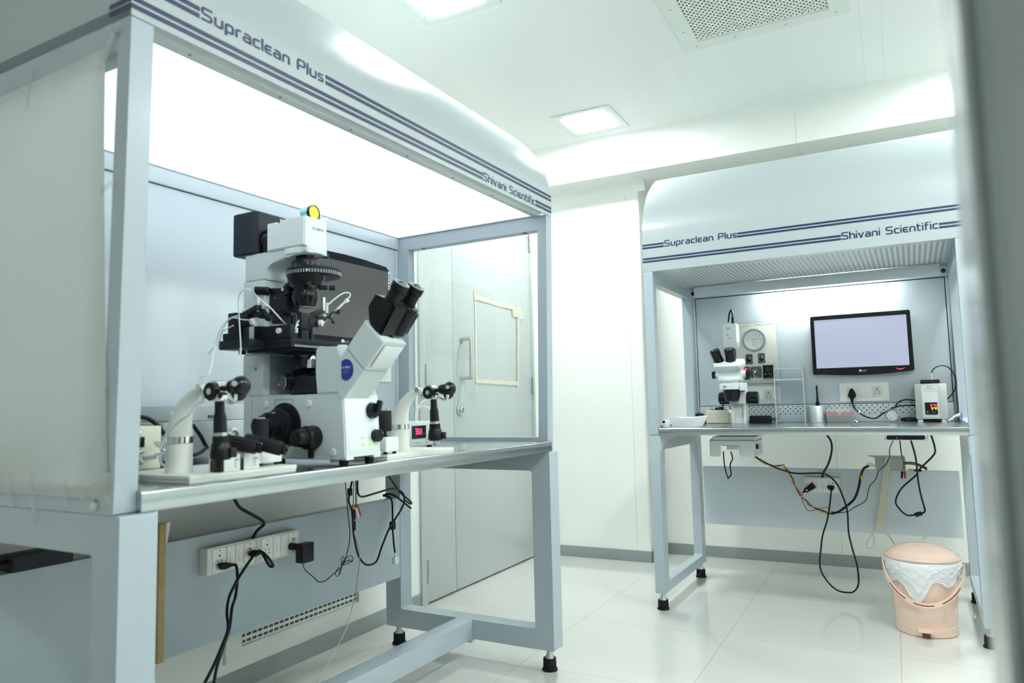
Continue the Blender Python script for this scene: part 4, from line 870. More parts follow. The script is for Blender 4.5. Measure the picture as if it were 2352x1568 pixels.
# micromanipulators clipped to the stage
T = Thing('micromanipulator', 'A', (.46, .27, 1.09), 'black micromanipulator with steel needle holder on the back left corner of the microscope stage', 'micromanipulator', 'micromanipulators on the microscope stage')
m = MB(); m.box(.452, .4997, .225, .330, 1.0645, 1.0865, b=.002); m.box(.455, .49, .3005, .322, 1.0866, 1.104, b=.003); T.part('slide_base', m, 'black_matte')
m = MB(); m.cyl((.470, .330, 1.0765), (.470, .346, 1.0765), .009, n=20, ch=.001); m.cyl((.470, .322, 1.0765), (.470, .330, 1.0765), .0065); T.part('drive_knob', m, 'brushed')
m = MB(); m.box(.452, .480, .268, .300, 1.0866, 1.1520, b=.003); m.box(.452, .480, .236, .268, 1.118, 1.1440, b=.003); m.box(.456, .476, .232, .262, 1.1205, 1.1300, b=.002); T.part('vertical_drive', m, 'black_matte')
m = MB(); m.cyl((.466, .252, 1.0890), (.466, .252, 1.1180), .007, n=16); T.part('spindle', m, 'black_gloss')
m = MB(); m.cyl((.466, .258, 1.144), (.466, .258, 1.1575), .006, n=16); m.lathe((.466, .235, 1.127), -Y, [(0, .003), (.004, .009), (.013, .009), (.014, .007)], 20); T.part('adjust_knob', m, 'mark_white')
m = MB(); m.obox((.466, .232, 1.152), X, (0, .94, -.30), (0, .30, .94), .018, .052, .013, b=.002); m.obox((.470, .214, 1.143), X, (0, .94, .30), (0, -.3, .94), .016, .026, .014, b=.003); m.obox((.476, .198, 1.142), X, (0, .7, .7), (0, -.7, .7), .014, .036, .010, b=.002); T.part('swivel_arm', m, 'black_matte')
m = MB(); m.box(.462, .472, .2095, .2165, 1.150, 1.184, b=.001); m.cyl((.474, .202, 1.156), (.474, .202, 1.172), .0055, n=16); m.cyl((.470, .196, 1.165), (.480, .190, 1.160), .004, n=12); T.part('clamp', m, 'alu')
m = MB(); pp_ = CB['mL_pip']; m.tube(pp_, .0016, n=10, sub=1); m.cyl(Vector(pp_[0])-Vector((0, -.004, -.004)), Vector(pp_[1]), .0026, n=10); T.part('needle_holder', m, 'brushed')
T2 = Thing('micromanipulator', 'A', (.57, .15, 1.09), 'black micromanipulator with white needle holder on the stage, against the switched-off monitor', 'micromanipulator', 'micromanipulators on the microscope stage')
m = MB(); m.box(.540, .563, .146, .160, 1.0870, 1.128, b=.002); m.box(.535, .57, .142, .158, 1.1100, 1.150, b=.003); m.box(.56, .592, .140, .156, 1.118, 1.1400, b=.003); T2.part('vertical_drive', m, 'black_matte')
m = MB(); m.cyl((.575, .150, 1.0868), (.575, .150, 1.119), .006, n=16); T2.part('spindle', m, 'black_gloss')
m = MB(); m.ribbed((.574, .150, 1.140), (.574, .150, 1.149), .0065, n=14); m.lathe((.590, .142, 1.128), (.45, -.9, 0), [(0, .003), (.004, .0085), (.012, .0085), (.013, .007)], 20); T2.part('adjust_knob', m, 'mark_white')
m = MB(); m.obox((.590, .150, 1.152), (.90, 0, .42), Y, (-.42, 0, .90), .048, .014, .012, b=.002); m.obox((.605, .148, 1.142), X, Y, Z, .032, .016, .012, b=.003); T2.part('swivel_arm', m, 'black_matte')
m = MB(); m.box(.6125, .6215, .146, .150, 1.162, 1.196, b=.001); m.cyl((.628, .150, 1.158), (.628, .150, 1.181), .0055, n=16); m.cyl((.628, .150, 1.180), (.628, .150, 1.183), .0078, n=16); m.sphere((.616, .147, 1.148), .006); T2.part('clamp', m, 'alu')
m = MB(); m.tube([(.634, .150, 1.145), (.648, .148, 1.160), (.664, .148, 1.164)], .0035, sub=3); m.cyl((.666, .148, 1.162), (.671, .148, 1.167), .0058); m.tube([(.640, .150, 1.150), (.652, .150, 1.138)], .002, sub=1); m.sphere((.653, .150, 1.137), .0042); T2.part('holder_bracket', m, 'black_plastic')
m = MB(); pp_ = CB['mR_pip']; m.tube(pp_, .0028, n=10, sub=1, r1=.0022); m.cyl(pp_[0], Vector(pp_[0])+Vector((-.006, 0, -.007)), .0048, n=12); m.cyl(pp_[0], Vector(pp_[0])+Vector((.006, 0, -.004)), .003); T2.part('needle_holder', m, 'mark_white')
tb_ = [Vector(CB['mL_pip'][0])+Vector((0, .0062, .0062))]+[Vector(p_) for p_ in CB['mL_tube'][1:]]; m = MB(); m.tube(tb_, .0016, n=8); m.tube([CB['mL_tube'][-2], CB['mL_tube'][-1]], .0022, sub=1)
solo('air_tube', 'A', CB['mL_tube'][3], m, 'tube_white', 'thin white air tube arching from the left needle holder down past the stage', 'tube', 'air tubes of the micromanipulators')
m = MB(); m.tube(CB['mR_tube'], .0018, n=8); solo('air_tube', 'A', CB['mR_tube'][2], m, 'tube_white', 'thin white air tube curling over the right needle holder, against the dark monitor', 'tube', 'air tubes of the micromanipulators')
m = MB(); m.tube(CB['mR_t2'], .0016, n=8); m.tube(CB['mR_t3'], .0016, n=8); m.cyl(CB['mR_t2'][0], Vector(CB['mR_t2'][0])+Vector((0, 0, .012)), .0035); solo('air_tube', 'A', CB['mR_t2'][1], m, 'tube_white', 'forked thin white tubes rising from the stage to the right manipulator', 'tube', 'air tubes of the micromanipulators')
m = MB(); m.tube(CB['mL_t2'], .0014, n=8); m.tube(CB['mL_t3'], .0014, n=8); solo('air_tube', 'A', CB['mL_t2'][1], m, 'tube_white', 'thin white tubes bowing out behind the left manipulator', 'tube', 'air tubes of the micromanipulators')

# joystick stands, left then right copy
def joystick_stand(bx, by, label):
    T = Thing('joystick_stand', 'A', (bx, by, .802), label, 'joystick', 'hanging joysticks beside the microscope')
    z = .802
    m = MB(); m.lathe((bx, by, z), Z, [(0, .0245), (.056, .0243)], 36); T.part('column', m, 'ivory')
    m = MB(); m.lathe((bx, by, z+.0565), Z, [(0, .0252), (.0125, .0252)], 36, capped=False); m.lathe((bx, by, z+.0565), Z, [(0, .02), (.0125, .02)], 24); T.part('collar', m, 'chrome')
    # horn: elliptic sections sweeping towards the user
    secs = []
    for t, oy, oz, ry, rx in ((0, 0, .069, .0243, .0243), (.15, -.001, .085, .0235, .022), (.35, -.006, .105, .021, .018), (.55, -.016, .125, .0175, .014), (.75, -.034, .143, .0130, .011), (.9, -.054, .155, .0085, .009), (1, -.072, .160, .0065, .008)):
        ang = radians(8+70*t**1.5); sec = []
        for i in range(24):
            a = 2*pi*i/24; c_, s_ = cos(a)*rx, sin(a)*ry
            sec.append((bx+c_, by+oy+s_*cos(ang), z+oz+s_*sin(ang)))
        secs.append(sec)
    m = MB(); m.loft(secs); T.part('horn', m, 'ivory')
    m = MB(); m.lathe((bx-.006, by-.064, z+.1605), -X, [(0, .007), (.004, .007)], 18); T.part('hinge_bolt', m, 'chrome')
    hy = by-.100
    m = MB(); m.box(bx-.012, bx+.014, hy-.020, hy+.024, z+.135, z+.150, b=.003); m.cyl((bx-.004, hy, z+.156), (bx+.014, hy, z+.156), .0165, n=24); T.part('gimbal', m, 'chrome')
    m = MB(); m.lathe((bx-.005, hy-.004, z+.152), -X, [(0, .0165), (.011, .0165), (.012, .0155)], 30); k = T.part('tension_dial', m, 'black_plastic')
    m = MB(); m.lathe((bx-.0165, hy-.004, z+.152), -X, [(0, .006), (.0012, .006)], 20); T.part('dial_cap', m, 'chrome', k)
    m = MB(); m.sphere((bx+.016, hy-.030, z+.160), .014, n=24); m.sphere((bx+.012, hy-.055, z+.161), .0190, (1, .85, 1), 28); m.sphere((bx+.010, hy-.052, z+.147), .014, n=20); T.part('ball_grip', m, 'black_gloss')
    m = MB(); m.cyl((bx-.006, hy-.060, z+.165), (bx-.008, hy-.062, z+.165), .005, n=16); m.tube([(bx, hy-.03, z+.136), (bx, hy-.045, z+.131), (bx, hy-.055, z+.137), (bx, hy-.057, z+.146)], .004); T.part('grip_fitting', m, 'chrome')
    m = MB(); m.lathe((bx+.002, hy-.010, z+.134), (.03, -.02, -1), [(0, .0085), (.020, .0090), (.030, .0115), (.058, .0125)], 28); js = T.part('stick', m, 'black_plastic')
    m = MB(); m.lathe((bx+.0038, hy-.0112, z+.076), (.03, -.02, -1), [(0, .0135), (.004, .0135), (.0045, .0128), (.006, .0128)], 28); T.part('steel_ring', m, 'brushed', js)
    m = MB(); m.lathe((bx+.0040, hy-.0113, z+.070), (.03, -.02, -1), [(0, .0145), (.012, .0148), (.014, .0165), (.032, .0195), (.040, .0195), (.044, .016)], 30); T.part('bell_grip', m, 'black_plastic', js)
    m = MB(); m.box(bx+.008, bx+.022, hy-.036, hy-.024, z+.030, z+.048, b=.002); T.part('button', m, 'black_matte', js)
    return T
joystick_stand(.180, .100, 'cream joystick stand with hanging black stick on the near side of the tall microscope')
joystick_stand(.846, .090, 'cream joystick stand with hanging black stick on the far side, beside the red number display')
for (x0_, x1_, y0_, y1_), lb in (((.140, .400, .016, .245), 'white base board under the joystick stand nearest the camera'), ((.692, .985, .010, .200), 'white base board under the joystick stand beyond the microscope')):
    T = Thing('base_board', 'A', ((x0_+x1_)/2, (y0_+y1_)/2, TA), lb, 'board', 'white base boards of the joystick stands')
    m = MB().box(x0_, x1_, y0_, y1_, TA+.006, .8018, b=.0015); T.part('board', m, 'ivory')
    m = MB().box(x0_+.001, x1_-.001, y0_+.001, y1_-.001, TA+.0002, .7935, b=.001); T.part('lower_plate', m, 'white_plastic')
# joystick boxes with ribbed knob
def knob_box(x, y, sx, sy, hh, kr, label, kh=.052, sq=False):
    T = Thing('joystick_box', 'A', (x, y, .802), label, 'joystick box', 'small boxes with a ribbed black knob')
    m = MB().box(x-sx/2, x+sx/2, y-sy/2, y+sy/2, .808, .808+hh, b=.0015); T.part('housing', m, 'white_plastic')
    for a in (-1, 1):
        for b_ in (-1, 1): T.part('foot', MB().cyl((x+a*(sx/2-.008), y+b_*(sy/2-.008), .802), (x+a*(sx/2-.008), y+b_*(sy/2-.008), .808), .005, n=12), 'rubber')
    z = .808+hh
    m = MB(); m.lathe((x, y-.0, z), Z, [(0, .008), (.003, .0065), (.006, .0035), (.012, .004), (.016, .006)], 18); T.part('boot', m, 'rubber')
    m = MB(); m.ribbed((x, y, z+.014), (x, y, z+.014+kh), kr, n=18, depth=.06); k = T.part('knob', m, 'black_matte')
    m = MB(); m.cyl((x, y, z+.014+kh), (x, y, z+.0155+kh), kr*.6, n=18); m.m = 1; m.cyl((x+.003, y-.003, z+.0155+kh), (x+.003, y-.003, z+.0175+kh), .0035, n=14); T.part('knob_button', m, ['mark_white', 'red_plastic'], k)
    return T
knob_box(.363, .085, .062, .062, .036, .0165, 'small white box with a ribbed black knob on the near base board', .042)
knob_box(.716, .036, .050, .046, .036, .0165, 'small white box with a ribbed black knob right of the tall microscope', .052)
# microinjector hand pumps: small labelled blocks carrying knurled handles
for i, (bx, p0, p1, lb) in enumerate(((.237, (.235, .060, .862), (.276, -.004, .846), 'white block with label and knurled black handle, left one of the pair'), (.284, (.300, .058, .858), (.340, -.004, .838), 'white block with label and knurled black handle, right one of the pair'))):
    T = Thing('injector_block', 'A', (bx, .03, .802), lb, 'injector', 'labelled blocks with knurled handles')
    m = MB(); m.box(bx-.020, bx+.018, .018, .062, .8022, .8350, b=.0015); T.part('block', m, 'white_plastic')
    m = MB(); m.box(bx-.0275, bx-.0205, .018, .050, .8024, .8260, b=.003); T.part('black_side', m, 'black_gloss')
    m = MB(); m.box(bx+.001, bx+.0155, .0174, .0182, .8045, .8260); lb_ = T.part('label_plate', m, 'scope_bright')
    m = MB(); m.box(bx+.003, bx+.0135, .0171, .0176, .8225, .8243)
    for k in range(4): m.box(bx+.003, bx+.008+.001*(k % 2), .0171, .0176, .8195-k*.0035, .8205-k*.0035)
    T.part('label_print', m, 'badge_blue', lb_)
    m = MB(); m.box(bx-.012, bx+.008, .030, .050, .8350, .850, b=.002); T.part('neck', m, 'alu')
    m = MB(); m.ribbed(p0, p1, .0145, n=20, depth=.06); T.part('knurled_handle', m, 'black_plastic')
    d_ = (Vector(p1)-Vector(p0)).normalized(); m = MB(); m.cyl(p1, Vector(p1)+d_*.010, .0115, n=24, ch=.001); m.cyl(Vector(p1)+d_*.010, Vector(p1)+d_*.012, .003); T.part('handle_tip', m, 'black_gloss')
# syringe assembly between horn and stick
m = MB(); m.cyl((.205, .12, .905), (.205, .12, .945), .0042, n=14); m.cyl((.205, .12, .945), (.205, .12, .947), .007, n=14); m.tube([(.205, .12, .905), (.205, .12, .888), (.205, .12, .862)], .003, sub=1); m.cyl((.197, .12, .868), (.213, .12, .868), .0035, n=12); m.cyl((.205, .12, .875), (.205, .12, .858), .0045)
m.m = 1; m.cyl((.205, .12, .888), (.205, .12, .905), .005, n=14)
solo('syringe', 'A', (.205, .12, .9), m, ['mark_white', 'red_plastic'], 'clear syringe with a white valve hanging behind the near black joystick', 'syringe')
m = MB(); m.lathe((.180, .036, .964), Z, [(0, .006), (.001, .005), (.002, .0045), (.018, .0045), (.0185, .007), (.020, .007)], 16); T_v = solo('tube_connector', 'A', (.180, .036, .964), m, 'clear_lid', 'clear tube connector upright on top of the near joystick stand', 'connector')
m = MB(); m.tube(CB['line_up'], .0017, n=8); solo('air_tube', 'A', CB['line_up'][0], m, 'tube_white', 'white tube climbing from the near joystick stand to the stage', 'tube', 'air tubes of the micromanipulators')
for k_, r_, lb in (('sL_c1', .0026, 'cream cable lying over the horn of the near joystick stand'), ('sL_c3', .0026, 'cream cable plugged into the cream power box'), ('sL_c5', .0030, 'thick cream cable curving behind the near joystick column'), ('sL_c6', .0018, 'thin white cable running down the back of the near joystick horn'), ('sL_c4', .0022, 'small white loop of cable beside the chrome collar')):
    m = MB(); m.tube(CB[k_], r_, n=8); solo('cable', 'A', CB[k_][len(CB[k_])//2], m, 'tube_white', lb, 'cable', 'pale cables around the near joystick stand')
m = MB(); m.tube(CB['sR_c1'], .0022, n=8); solo('cable', 'A', CB['sR_c1'][3], m, 'tube_white', 'white cable hanging from the far joystick head in front of the red number display', 'cable')
m = MB(); m.tube(CB['sR_c2'], .0018, n=8); solo('cable', 'A', CB['sR_c2'][1], m, 'tube_white', 'short white cable arching to the stick of the far joystick', 'cable')
for k_, r_, lb in (('bk_c1', .0050, 'thick black cable arching up behind the cream power box'), ('bk_c2', .0045, 'black cable curving down behind the near joystick stick'), ('bk_c3', .0040, 'black cable lying on the bench behind the near joystick column')):
    m = MB(); m.tube(CB[k_], r_, n=8); solo('cable', 'A', CB[k_][1], m, 'black_plastic', lb, 'cable', 'black cables at the back of the left bench top')
m = MB(); m.tube(CB['sy'], .0022, sub=1); solo('thin_rod', 'A', CB['sy'][0], m, 'tube_white', 'thin white rod slanting to the right pair of knurled handles', 'rod')

# cream power box at the left end
T = Thing('power_box', 'A', (.15, .33, TA), 'cream power box with a black rocker switch, half hidden by the left bench post', 'power supply')
bx1 = .247
m = MB(); m.box(.06, bx1, .250, .43, .802, .890, b=.002); T.part('housing', m, 'cream_box')
for fx in (.075, bx1-.016):
    for fy in (.265, .41): T.part('foot', MB().cyl((fx, fy, TA+.0002), (fx, fy, .802), .009, .007, n=14), 'rubber')
m = MB(); m.box(.185, .207, .2455, .2500, .848, .869, b=.001); m.box(.188, .204, .2435, .2460, .851, .866, b=.001); T.part('rocker_switch', m, 'black_gloss')
m = MB(); m.lathe((.196, .250, .879), -Y, [(0, .006), (.003, .006), (.006, .003)], 14); T.part('indicator', m, 'chrome')
m = MB(); m.lathe((.199, .250, .827), -Y, [(0, .014), (.006, .014), (.008, .012), (.018, .011)], 22); m.cyl((.199, .232, .827), (.212, .215, .829), .005, n=14); T.part('round_connector', m, 'brushed')
m = MB(); m.text('POWER', (.184, .2493, .871), X, Z, .003); T.part('lettering', m, 'mark_grey'); m = MB(); m.text('OUTPUT', (.184, .2493, .843), X, Z, .003); T.part('lettering', m, 'mark_grey')

# silver control unit and white case at the back
T = Thing('camera_control_unit', 'A', (.52, .52, TA), 'silver control unit with a white case on top, behind the microscope', 'control unit')
m = MB(); m.box(.40, .70, .46, .64, .800, .893, b=.003); T.part('housing', m, 'alu')
for fx in (.42, .68): T.part('foot', MB().box(fx-.01, fx+.01, .47, .63, TA+.0002, .8), 'rubber')
m = MB(); m.box(.548, .562, .4585, .4602, .832, .868); T.part('label_plate', m, 'mark_white')
m = MB(); m.lathe((.605, .460, .853), -Y, [(0, .020), (.004, .020), (.006, .014), (.006, .013), (0, .012)], 24, capped=False); T.part('round_port', m, 'alu')
m = MB(); m.box(.44, .70, .475, .62, .8935, .935, b=.004); cs = T.part('case', m, 'scope_bright')
m = MB()
for k in range(10): m.box(.537+k*.0055, .5395+k*.0055, .4738, .4755, .900, .908)
T.part('vent_slots', m, 'gap_dark', cs)

# monitor on the back of the left bench
T = Thing('monitor', 'A', (1.18, .65, 1.28), 'switched-off black monitor behind the microscope, mostly hidden', 'monitor')
mx0, mx1, mz0, mz1 = .965, 1.470, 1.132, 1.458
m = MB(); m.prism([(mx0+.004, mz1-.022), (mx0+.02, mz1-.002), (mx0+.15, mz1+.006), ((mx0+mx1)/2, mz1+.008), (mx1-.15, mz1+.006), (mx1-.02, mz1-.001), (mx1, mz1-.015), (mx1-.004, mz0+.01), (mx1-.02, mz0), ((mx0+mx1)/2, mz0-.012), (mx0+.02, mz0), (mx0, mz0+.015)], 'y', .622, .655, b=.003); bz = T.part('casing', m, 'black_gloss')
m = MB(); m.box(mx0+.018, mx1-.016, .6206, .6215, mz0+.036, mz1-.020); T.part('screen', m, 'screen_off')
m = MB(); m.box(1.16, 1.26, .655, .677, 1.22, 1.34); T.part('mount', m, 'black_matte')
m = MB(); m.cyl((1.205, .6213, 1.152), (1.205, .6207, 1.152), .0085, n=20); m.text('LG', (1.218, .6208, 1.1455), X, Z, .010, bold=.01); T.part('logo', m, 'mark_white', bz)
m = MB(); m.box(mx1-.0132, mx1-.0015, .6206, .6214, 1.368, 1.440); m.m = 1
for k in range(5): m.box(mx1-.0112, mx1-.0035, .6200, .6207, 1.374+k*.012, 1.381+k*.012)
T.part('sticker', m, ['mark_white', 'mark_grey'], bz)
# switch plate on the back panel
T = Thing('switch_plate', 'A', (1.50, .68, 1.05), 'white switch plate on the back panel just right of the microscope arm', 'switch')
m = MB(); m.box(1.42, 1.5365, .672, .6772, 1.016, 1.098, b=.002); T.part('plate', m, 'switch_white')
m = MB(); m.box(1.49, 1.515, .6690, .672, 1.036, 1.078, b=.001); T.part('rocker', m, 'switch_white')

# temperature controller with the red number
T = Thing('temperature_controller', 'A', (1.11, .3, TA), 'silver box with a red 36.9 number display behind the far joystick', 'temperature controller')
m = MB(); m.box(1.000, 1.190, .212, .40, .797, .872, b=.004); T.part('housing', m, 'scope_white')
m = MB(); m.ring('y', .205, .2125, (1.170, 1.193, .795, .874), (1.176, 1.187, .80, .868), .003, .006); T.part('end_rim', m, 'alu')
for fx in (1.02, 1.165):
    for fy in (.225, .385): T.part('foot', MB().cyl((fx, fy, TA+.0002), (fx, fy, .797), .008, n=14), 'rubber')
m = MB(); m.box(1.058, 1.1290, .2095, .2125, .8205, .8600, b=.001); dp = T.part('display_bezel', m, 'black_gloss')
def seg7(mb, s, o, h, wdt, u, v, t=.0016):
    on_ = {'0': 'abcdef', '1': 'bc', '2': 'abged', '3': 'abgcd', '4': 'fgbc', '5': 'afgcd', '6': 'afgecd', '7': 'abc', '8': 'abcdefg', '9': 'abcdfg'}
    o, u, v = Vector(o), Vector(u), Vector(v); x = 0
    for c_ in s:
        if c_ == '.': mb.quad(*[o+u*(x-.3*wdt*.4+a)+v*b_ for a, b_ in ((0, 0), (t, 0), (t, t), (0, t))]); continue
        S_ = {'a': ((0, h), (wdt, h)), 'b': ((wdt, h/2), (wdt, h)), 'c': ((wdt, 0), (wdt, h/2)), 'd': ((0, 0), (wdt, 0)), 'e': ((0, 0), (0, h/2)), 'f': ((0, h/2), (0, h)), 'g': ((0, h/2), (wdt, h/2))}
        for k in on_[c_]:
            (a0, b0), (a1, b1) = S_[k]; e_ = t/2
            if a0 == a1: q_ = ((a0-e_, b0+e_), (a0+e_, b0+e_), (a0+e_, b1-e_), (a0-e_, b1-e_))
            else: q_ = ((a0+e_*.3, b0-e_), (a1-e_*.3, b0-e_), (a1-e_*.3, b0+e_), (a0+e_*.3, b0+e_))
            mb.quad(*[o+u*(x+a)+v*b_ for a, b_ in q_])
        x += wdt*1.55
m = MB(); seg7(m, '36.9', (1.0735, .2090, .8340), .0155, .0075, X, Z, .0026); T.part('red_digits', m, 'led_red', dp)
m = MB(); m.box(1.075, 1.088, .2112, .2121, .8070, .8082); m.box(1.090, 1.102, .2112, .2121, .8070, .8082); m.ring('y', .2112, .2119, (1.128, 1.142, .8035, .8165), (1.1292, 1.1408, .8047, .8153)); T.part('lettering', m, 'mark_grey')
# small clear dish
m = MB(); m.lathe((1.075, .040, TA+.0003), Z, [(0, .012), (.014, .012), (.0142, .011), (.002, .011)], 24, capped=False); m.lathe((1.075, .040, TA+.0003), Z, [(0, .012), (.001, .012)], 24); m.lathe((1.082, .036, TA+.0146), Z, [(0, .0125), (.001, .013), (.004, .013)], 24, capped=False)
solo('petri_dish', 'A', (1.075, .04, TA), m, 'clear_lid', 'tiny clear stacked dishes on the steel top at the right end of the left bench', 'dish')

# -------- under the left bench --------
def socket_module(T, x0, x1, z0, z1, yf, kind, par=None):
    # kind 's' socket with holes, 'w' rocker switch; front face at yf (towards the viewer)
    m = MB(); m.box(x0, x1, yf-.003, yf, z0, z1, b=.001); p = T.part('socket' if kind == 's' else 'switch', m, 'switch_white', par)
    cx = (x0+x1)/2; h_ = z1-z0
    if kind == 's':
        m = MB(); k = h_/.062
        for dx, dz, r_ in ((0, .012, .0030), (-.0065*k, -.002*k, .0019), (.0065*k, -.002*k, .0019), (-.0065*k, -.012*k, .0021), (.0065*k, -.012*k, .0021), (0, .0255*k, .0018), (0, -.0255*k, .0018)):
            m.cyl((cx+dx, yf-.0032, (z0+z1)/2+dz), (cx+dx, yf-.0028, (z0+z1)/2+dz), r_, n=12)
        T.part('pin_holes', m, 'gap_dark', p)
    else:
        m = MB(); m.hexa([(cx-.005, yf-.0075, z0+h_*.27), (cx+.005, yf-.0075, z0+h_*.27), (cx+.005, yf-.002, z0+h_*.27), (cx-.005, yf-.002, z0+h_*.27), (cx-.005, yf-.0035, z1-h_*.27), (cx+.005, yf-.0035, z1-h_*.27), (cx+.005, yf-.002, z1-h_*.27), (cx-.005, yf-.002, z1-h_*.27)]); T.part('rocker', m, 'switch_white', p)
        m = MB(); m.cyl((cx, yf-.0032, z1-.006), (cx, yf-.0028, z1-.006), .0016, n=10); m.cyl((cx, yf-.0032, z0+.006), (cx, yf-.0028, z0+.006), .0016, n=10); T.part('screw', m, 'alu', p)
def socket_box(fr, x0, x1, z0, z1, yb, dep, label, mods, grp=None):
    T = Thing('socket_box', fr, ((x0+x1)/2, yb, (z0+z1)/2), label, 'socket', grp)
    m = MB(); m.box(x0, x1, yb-dep, yb, z0, z1, b=.002); T.part('box', m, 'ivory')
    k = (x1-x0)/.17
    for a, b_, kd in mods: socket_module(T, x0+a*(x1-x0), x0+b_*(x1-x0), z0+.006, z1-.006, yb-dep, kd)
    m = MB(); m.cyl((x0+.007, yb-dep-.001, (z0+z1)/2), (x0+.007, yb-dep, (z0+z1)/2), .002, n=10); m.cyl((x1-.007, yb-dep-.001, (z0+z1)/2), (x1-.007, yb-dep, (z0+z1)/2), .002, n=10); T.part('screw', m, 'alu')
    return T
mods = [(.10, .36, 's'), (.38, .54, 'w'), (.56, .72, 'w'), (.74, .97, 's')]
socket_box('A', .6560, .8275, .460, .5355, .6555, .034, 'white socket box on the left bench back panel, left one of the joined pair', mods, 'joined white socket boxes under the left bench')
socket_box('A', .8285, .9990, .460, .5355, .6555, .034, 'white socket box on the left bench back panel, right one of the joined pair', mods, 'joined white socket boxes under the left bench')
def plug_mesh(x, y, z, dx=.02, dz=-.004):
    m = MB(); m.lathe((x-.018, y-.014, z), (1, -.15, -.05), [(0, .004), (.004, .009), (.014, .0105), (.022, .010), (.034, .006), (.042, .0045)], 18); m.box(x-.012, x+.008, y-.012, y-.002, z-.007, z+.007, b=.002); return m
YF = .6185
m = plug_mesh(.700, YF, .483); m.tube([(.722, YF-.02, .480)]+[(.7325, .594, .4755)]+CB['a2'][2:], .0042); solo('electric_cable', 'A', (.70, YF, .48), m, 'black_plastic', 'black power cord plugged into the leftmost socket and hanging to the floor', 'power cord', 'black cords plugged in under the left bench')
m = plug_mesh(.806, YF, .498); m.tube([(.829, YF-.022, .494)]+CB['a3b'][1:5]+[(.800, .592, .500)]+CB['a3'][1:], .0042); solo('electric_cable', 'A', (.80, YF, .49), m, 'black_plastic', 'black power cord looping at the middle socket before hanging to the floor', 'power cord', 'black cords plugged in under the left bench')
T = Thing('wall_adapter', 'A', (.978, .60, .46), 'black plug-in adapter on the rightmost socket under the left bench, with a thin bundled lead', 'adapter')
m = MB(); m.box(.956, 1.005, .560, .592, .440, .500, b=.003); T.part('body', m, 'black_plastic')
m = MB(); m.cyl((.962, .592, .488), (.962, .6165, .488), .009, .012, n=16); T.part('plug', m, 'black_matte')
m = MB(); m.tube([(.972, .575, .441)]+[(p_[0], max(.575, p_[1]-.01), p_[2]) for p_ in CB['a4'][1:]], .0016); T.part('lead', m, 'black_plastic'); m = MB(); m.tube(CB['a4b'], .0013, sub=4); T.part('coiled_lead', m, 'black_plastic')
m = MB(); m.tube(CB['a1'], .0048); solo('electric_cable', 'A', CB['a1'][3], m, 'black_plastic', 'thick black cord bending from the worktop down into the joined socket boxes', 'power cord')
T = Thing('signal_cable', 'A', CB['a5'][0], 'black monitor cable looping under the right end of the left bench', 'cable')
m = MB(); m.tube(CB['a5'], .0036); T.part('cable', m, 'black_plastic')
p_ = CB['a5'][1]; m = MB(); m.cyl((p_[0], p_[1], p_[2]-.012), (p_[0], p_[1], p_[2]+.012), .0085, n=14, ch=.002); T.part('ferrite', m, 'black_matte')
p_ = CB['a5'][3]; q_ = CB['a5'][4]; m = MB(); m.cyl((p_[0]+.003, p_[1]-.003, p_[2]+.005), (q_[0]+.002, q_[1]-.002, (p_[2]+q_[2])/2+.006), .0065, n=12, ch=.001); m.cyl((q_[0]+.002, q_[1]-.002, (p_[2]+q_[2])/2), (q_[0]+.002, q_[1]-.002, q_[2]), .0055, n=12, ch=.001); T.part('connector', m, 'black_matte')
T = Thing('signal_cable', 'A', CB['a6c'][0], 'black video cable wound round the far right leg, ending in a white connector', 'cable')
m = MB(); m.tube(CB['a6'], .0036); m.tube(CB['a6b'], .0036); m.tube(CB['a6c'], .0036); T.part('cable', m, 'black_plastic')
p_ = CB['a6c'][4]; m = MB(); m.box(p_[0]-.009, p_[0]+.009, p_[1]-.009, p_[1]+.009, p_[2]-.006, p_[2]+.024, b=.002); T.part('cable_clip', m, 'black_matte')
p_, q_ = CB['a6v']; m = MB(); m.box(p_[0]-.012, p_[0]+.012, p_[1]-.008, p_[1]+.008, q_[2]+.004, p_[2]-.01, b=.002); m.cyl((p_[0], p_[1], p_[2]-.012), (p_[0], p_[1], p_[2]+.006), .005); m.cyl((p_[0]-.009, p_[1], q_[2]-.002), (p_[0]-.009, p_[1], p_[2]-.01), .003); m.cyl((p_[0]+.009, p_[1], q_[2]-.002), (p_[0]+.009, p_[1], p_[2]-.01), .003); T.part('video_connector', m, 'white_plastic', label='white video connector')
T = Thing('phono_leads', 'A', CB['arca_w'][0], 'thin leads with yellow, white and red phono plugs hanging under the left bench', 'cable')
for k_, mt_ in (('y', 'yellow_plastic'), ('w', 'white_plastic'), ('r', 'red_plastic')):
    a, b_ = CB['arca_'+k_]; m = MB(); m.cyl(a, b_, .0052, .0062, n=14, ch=.001); m.cyl(b_, Vector(b_)+(Vector(b_)-Vector(a)).normalized()*.006, .004); T.part('phono_plug', m, mt_)
m = MB()
for k_ in ('athin', 'athin2', 'athin3'): m.tube(CB[k_], .0013, sub=1)
T.part('leads', m, 'black_plastic')
m = MB(); m.tube([p_ for p_ in CB['a7'] if p_[2] > .0]+[(1.0, .25, .003)] if CB['a7'][-1][2] < 0 else CB['a7'], .0016); solo('thin_wire', 'A', CB['a7'][2], m, 'cable_beige', 'thin beige wire trailing from the cable bundle down to the floor', 'wire')
T = Thing('power_brick', 'A', (.235, .675, .567), 'black power brick on the back panel, seen through the near end of the left bench', 'power brick')
m = MB(); m.box(.165, .300, .645, .705, .5675, .605, b=.004); T.part('body', m, 'black_matte')
m = MB(); m.tube([(.166, .675, .590), (.135, .655, .600), (.105, .625, .640), (.088, .605, .700), (.088, .600, .7545)], .005); T.part('lead', m, 'black_plastic')
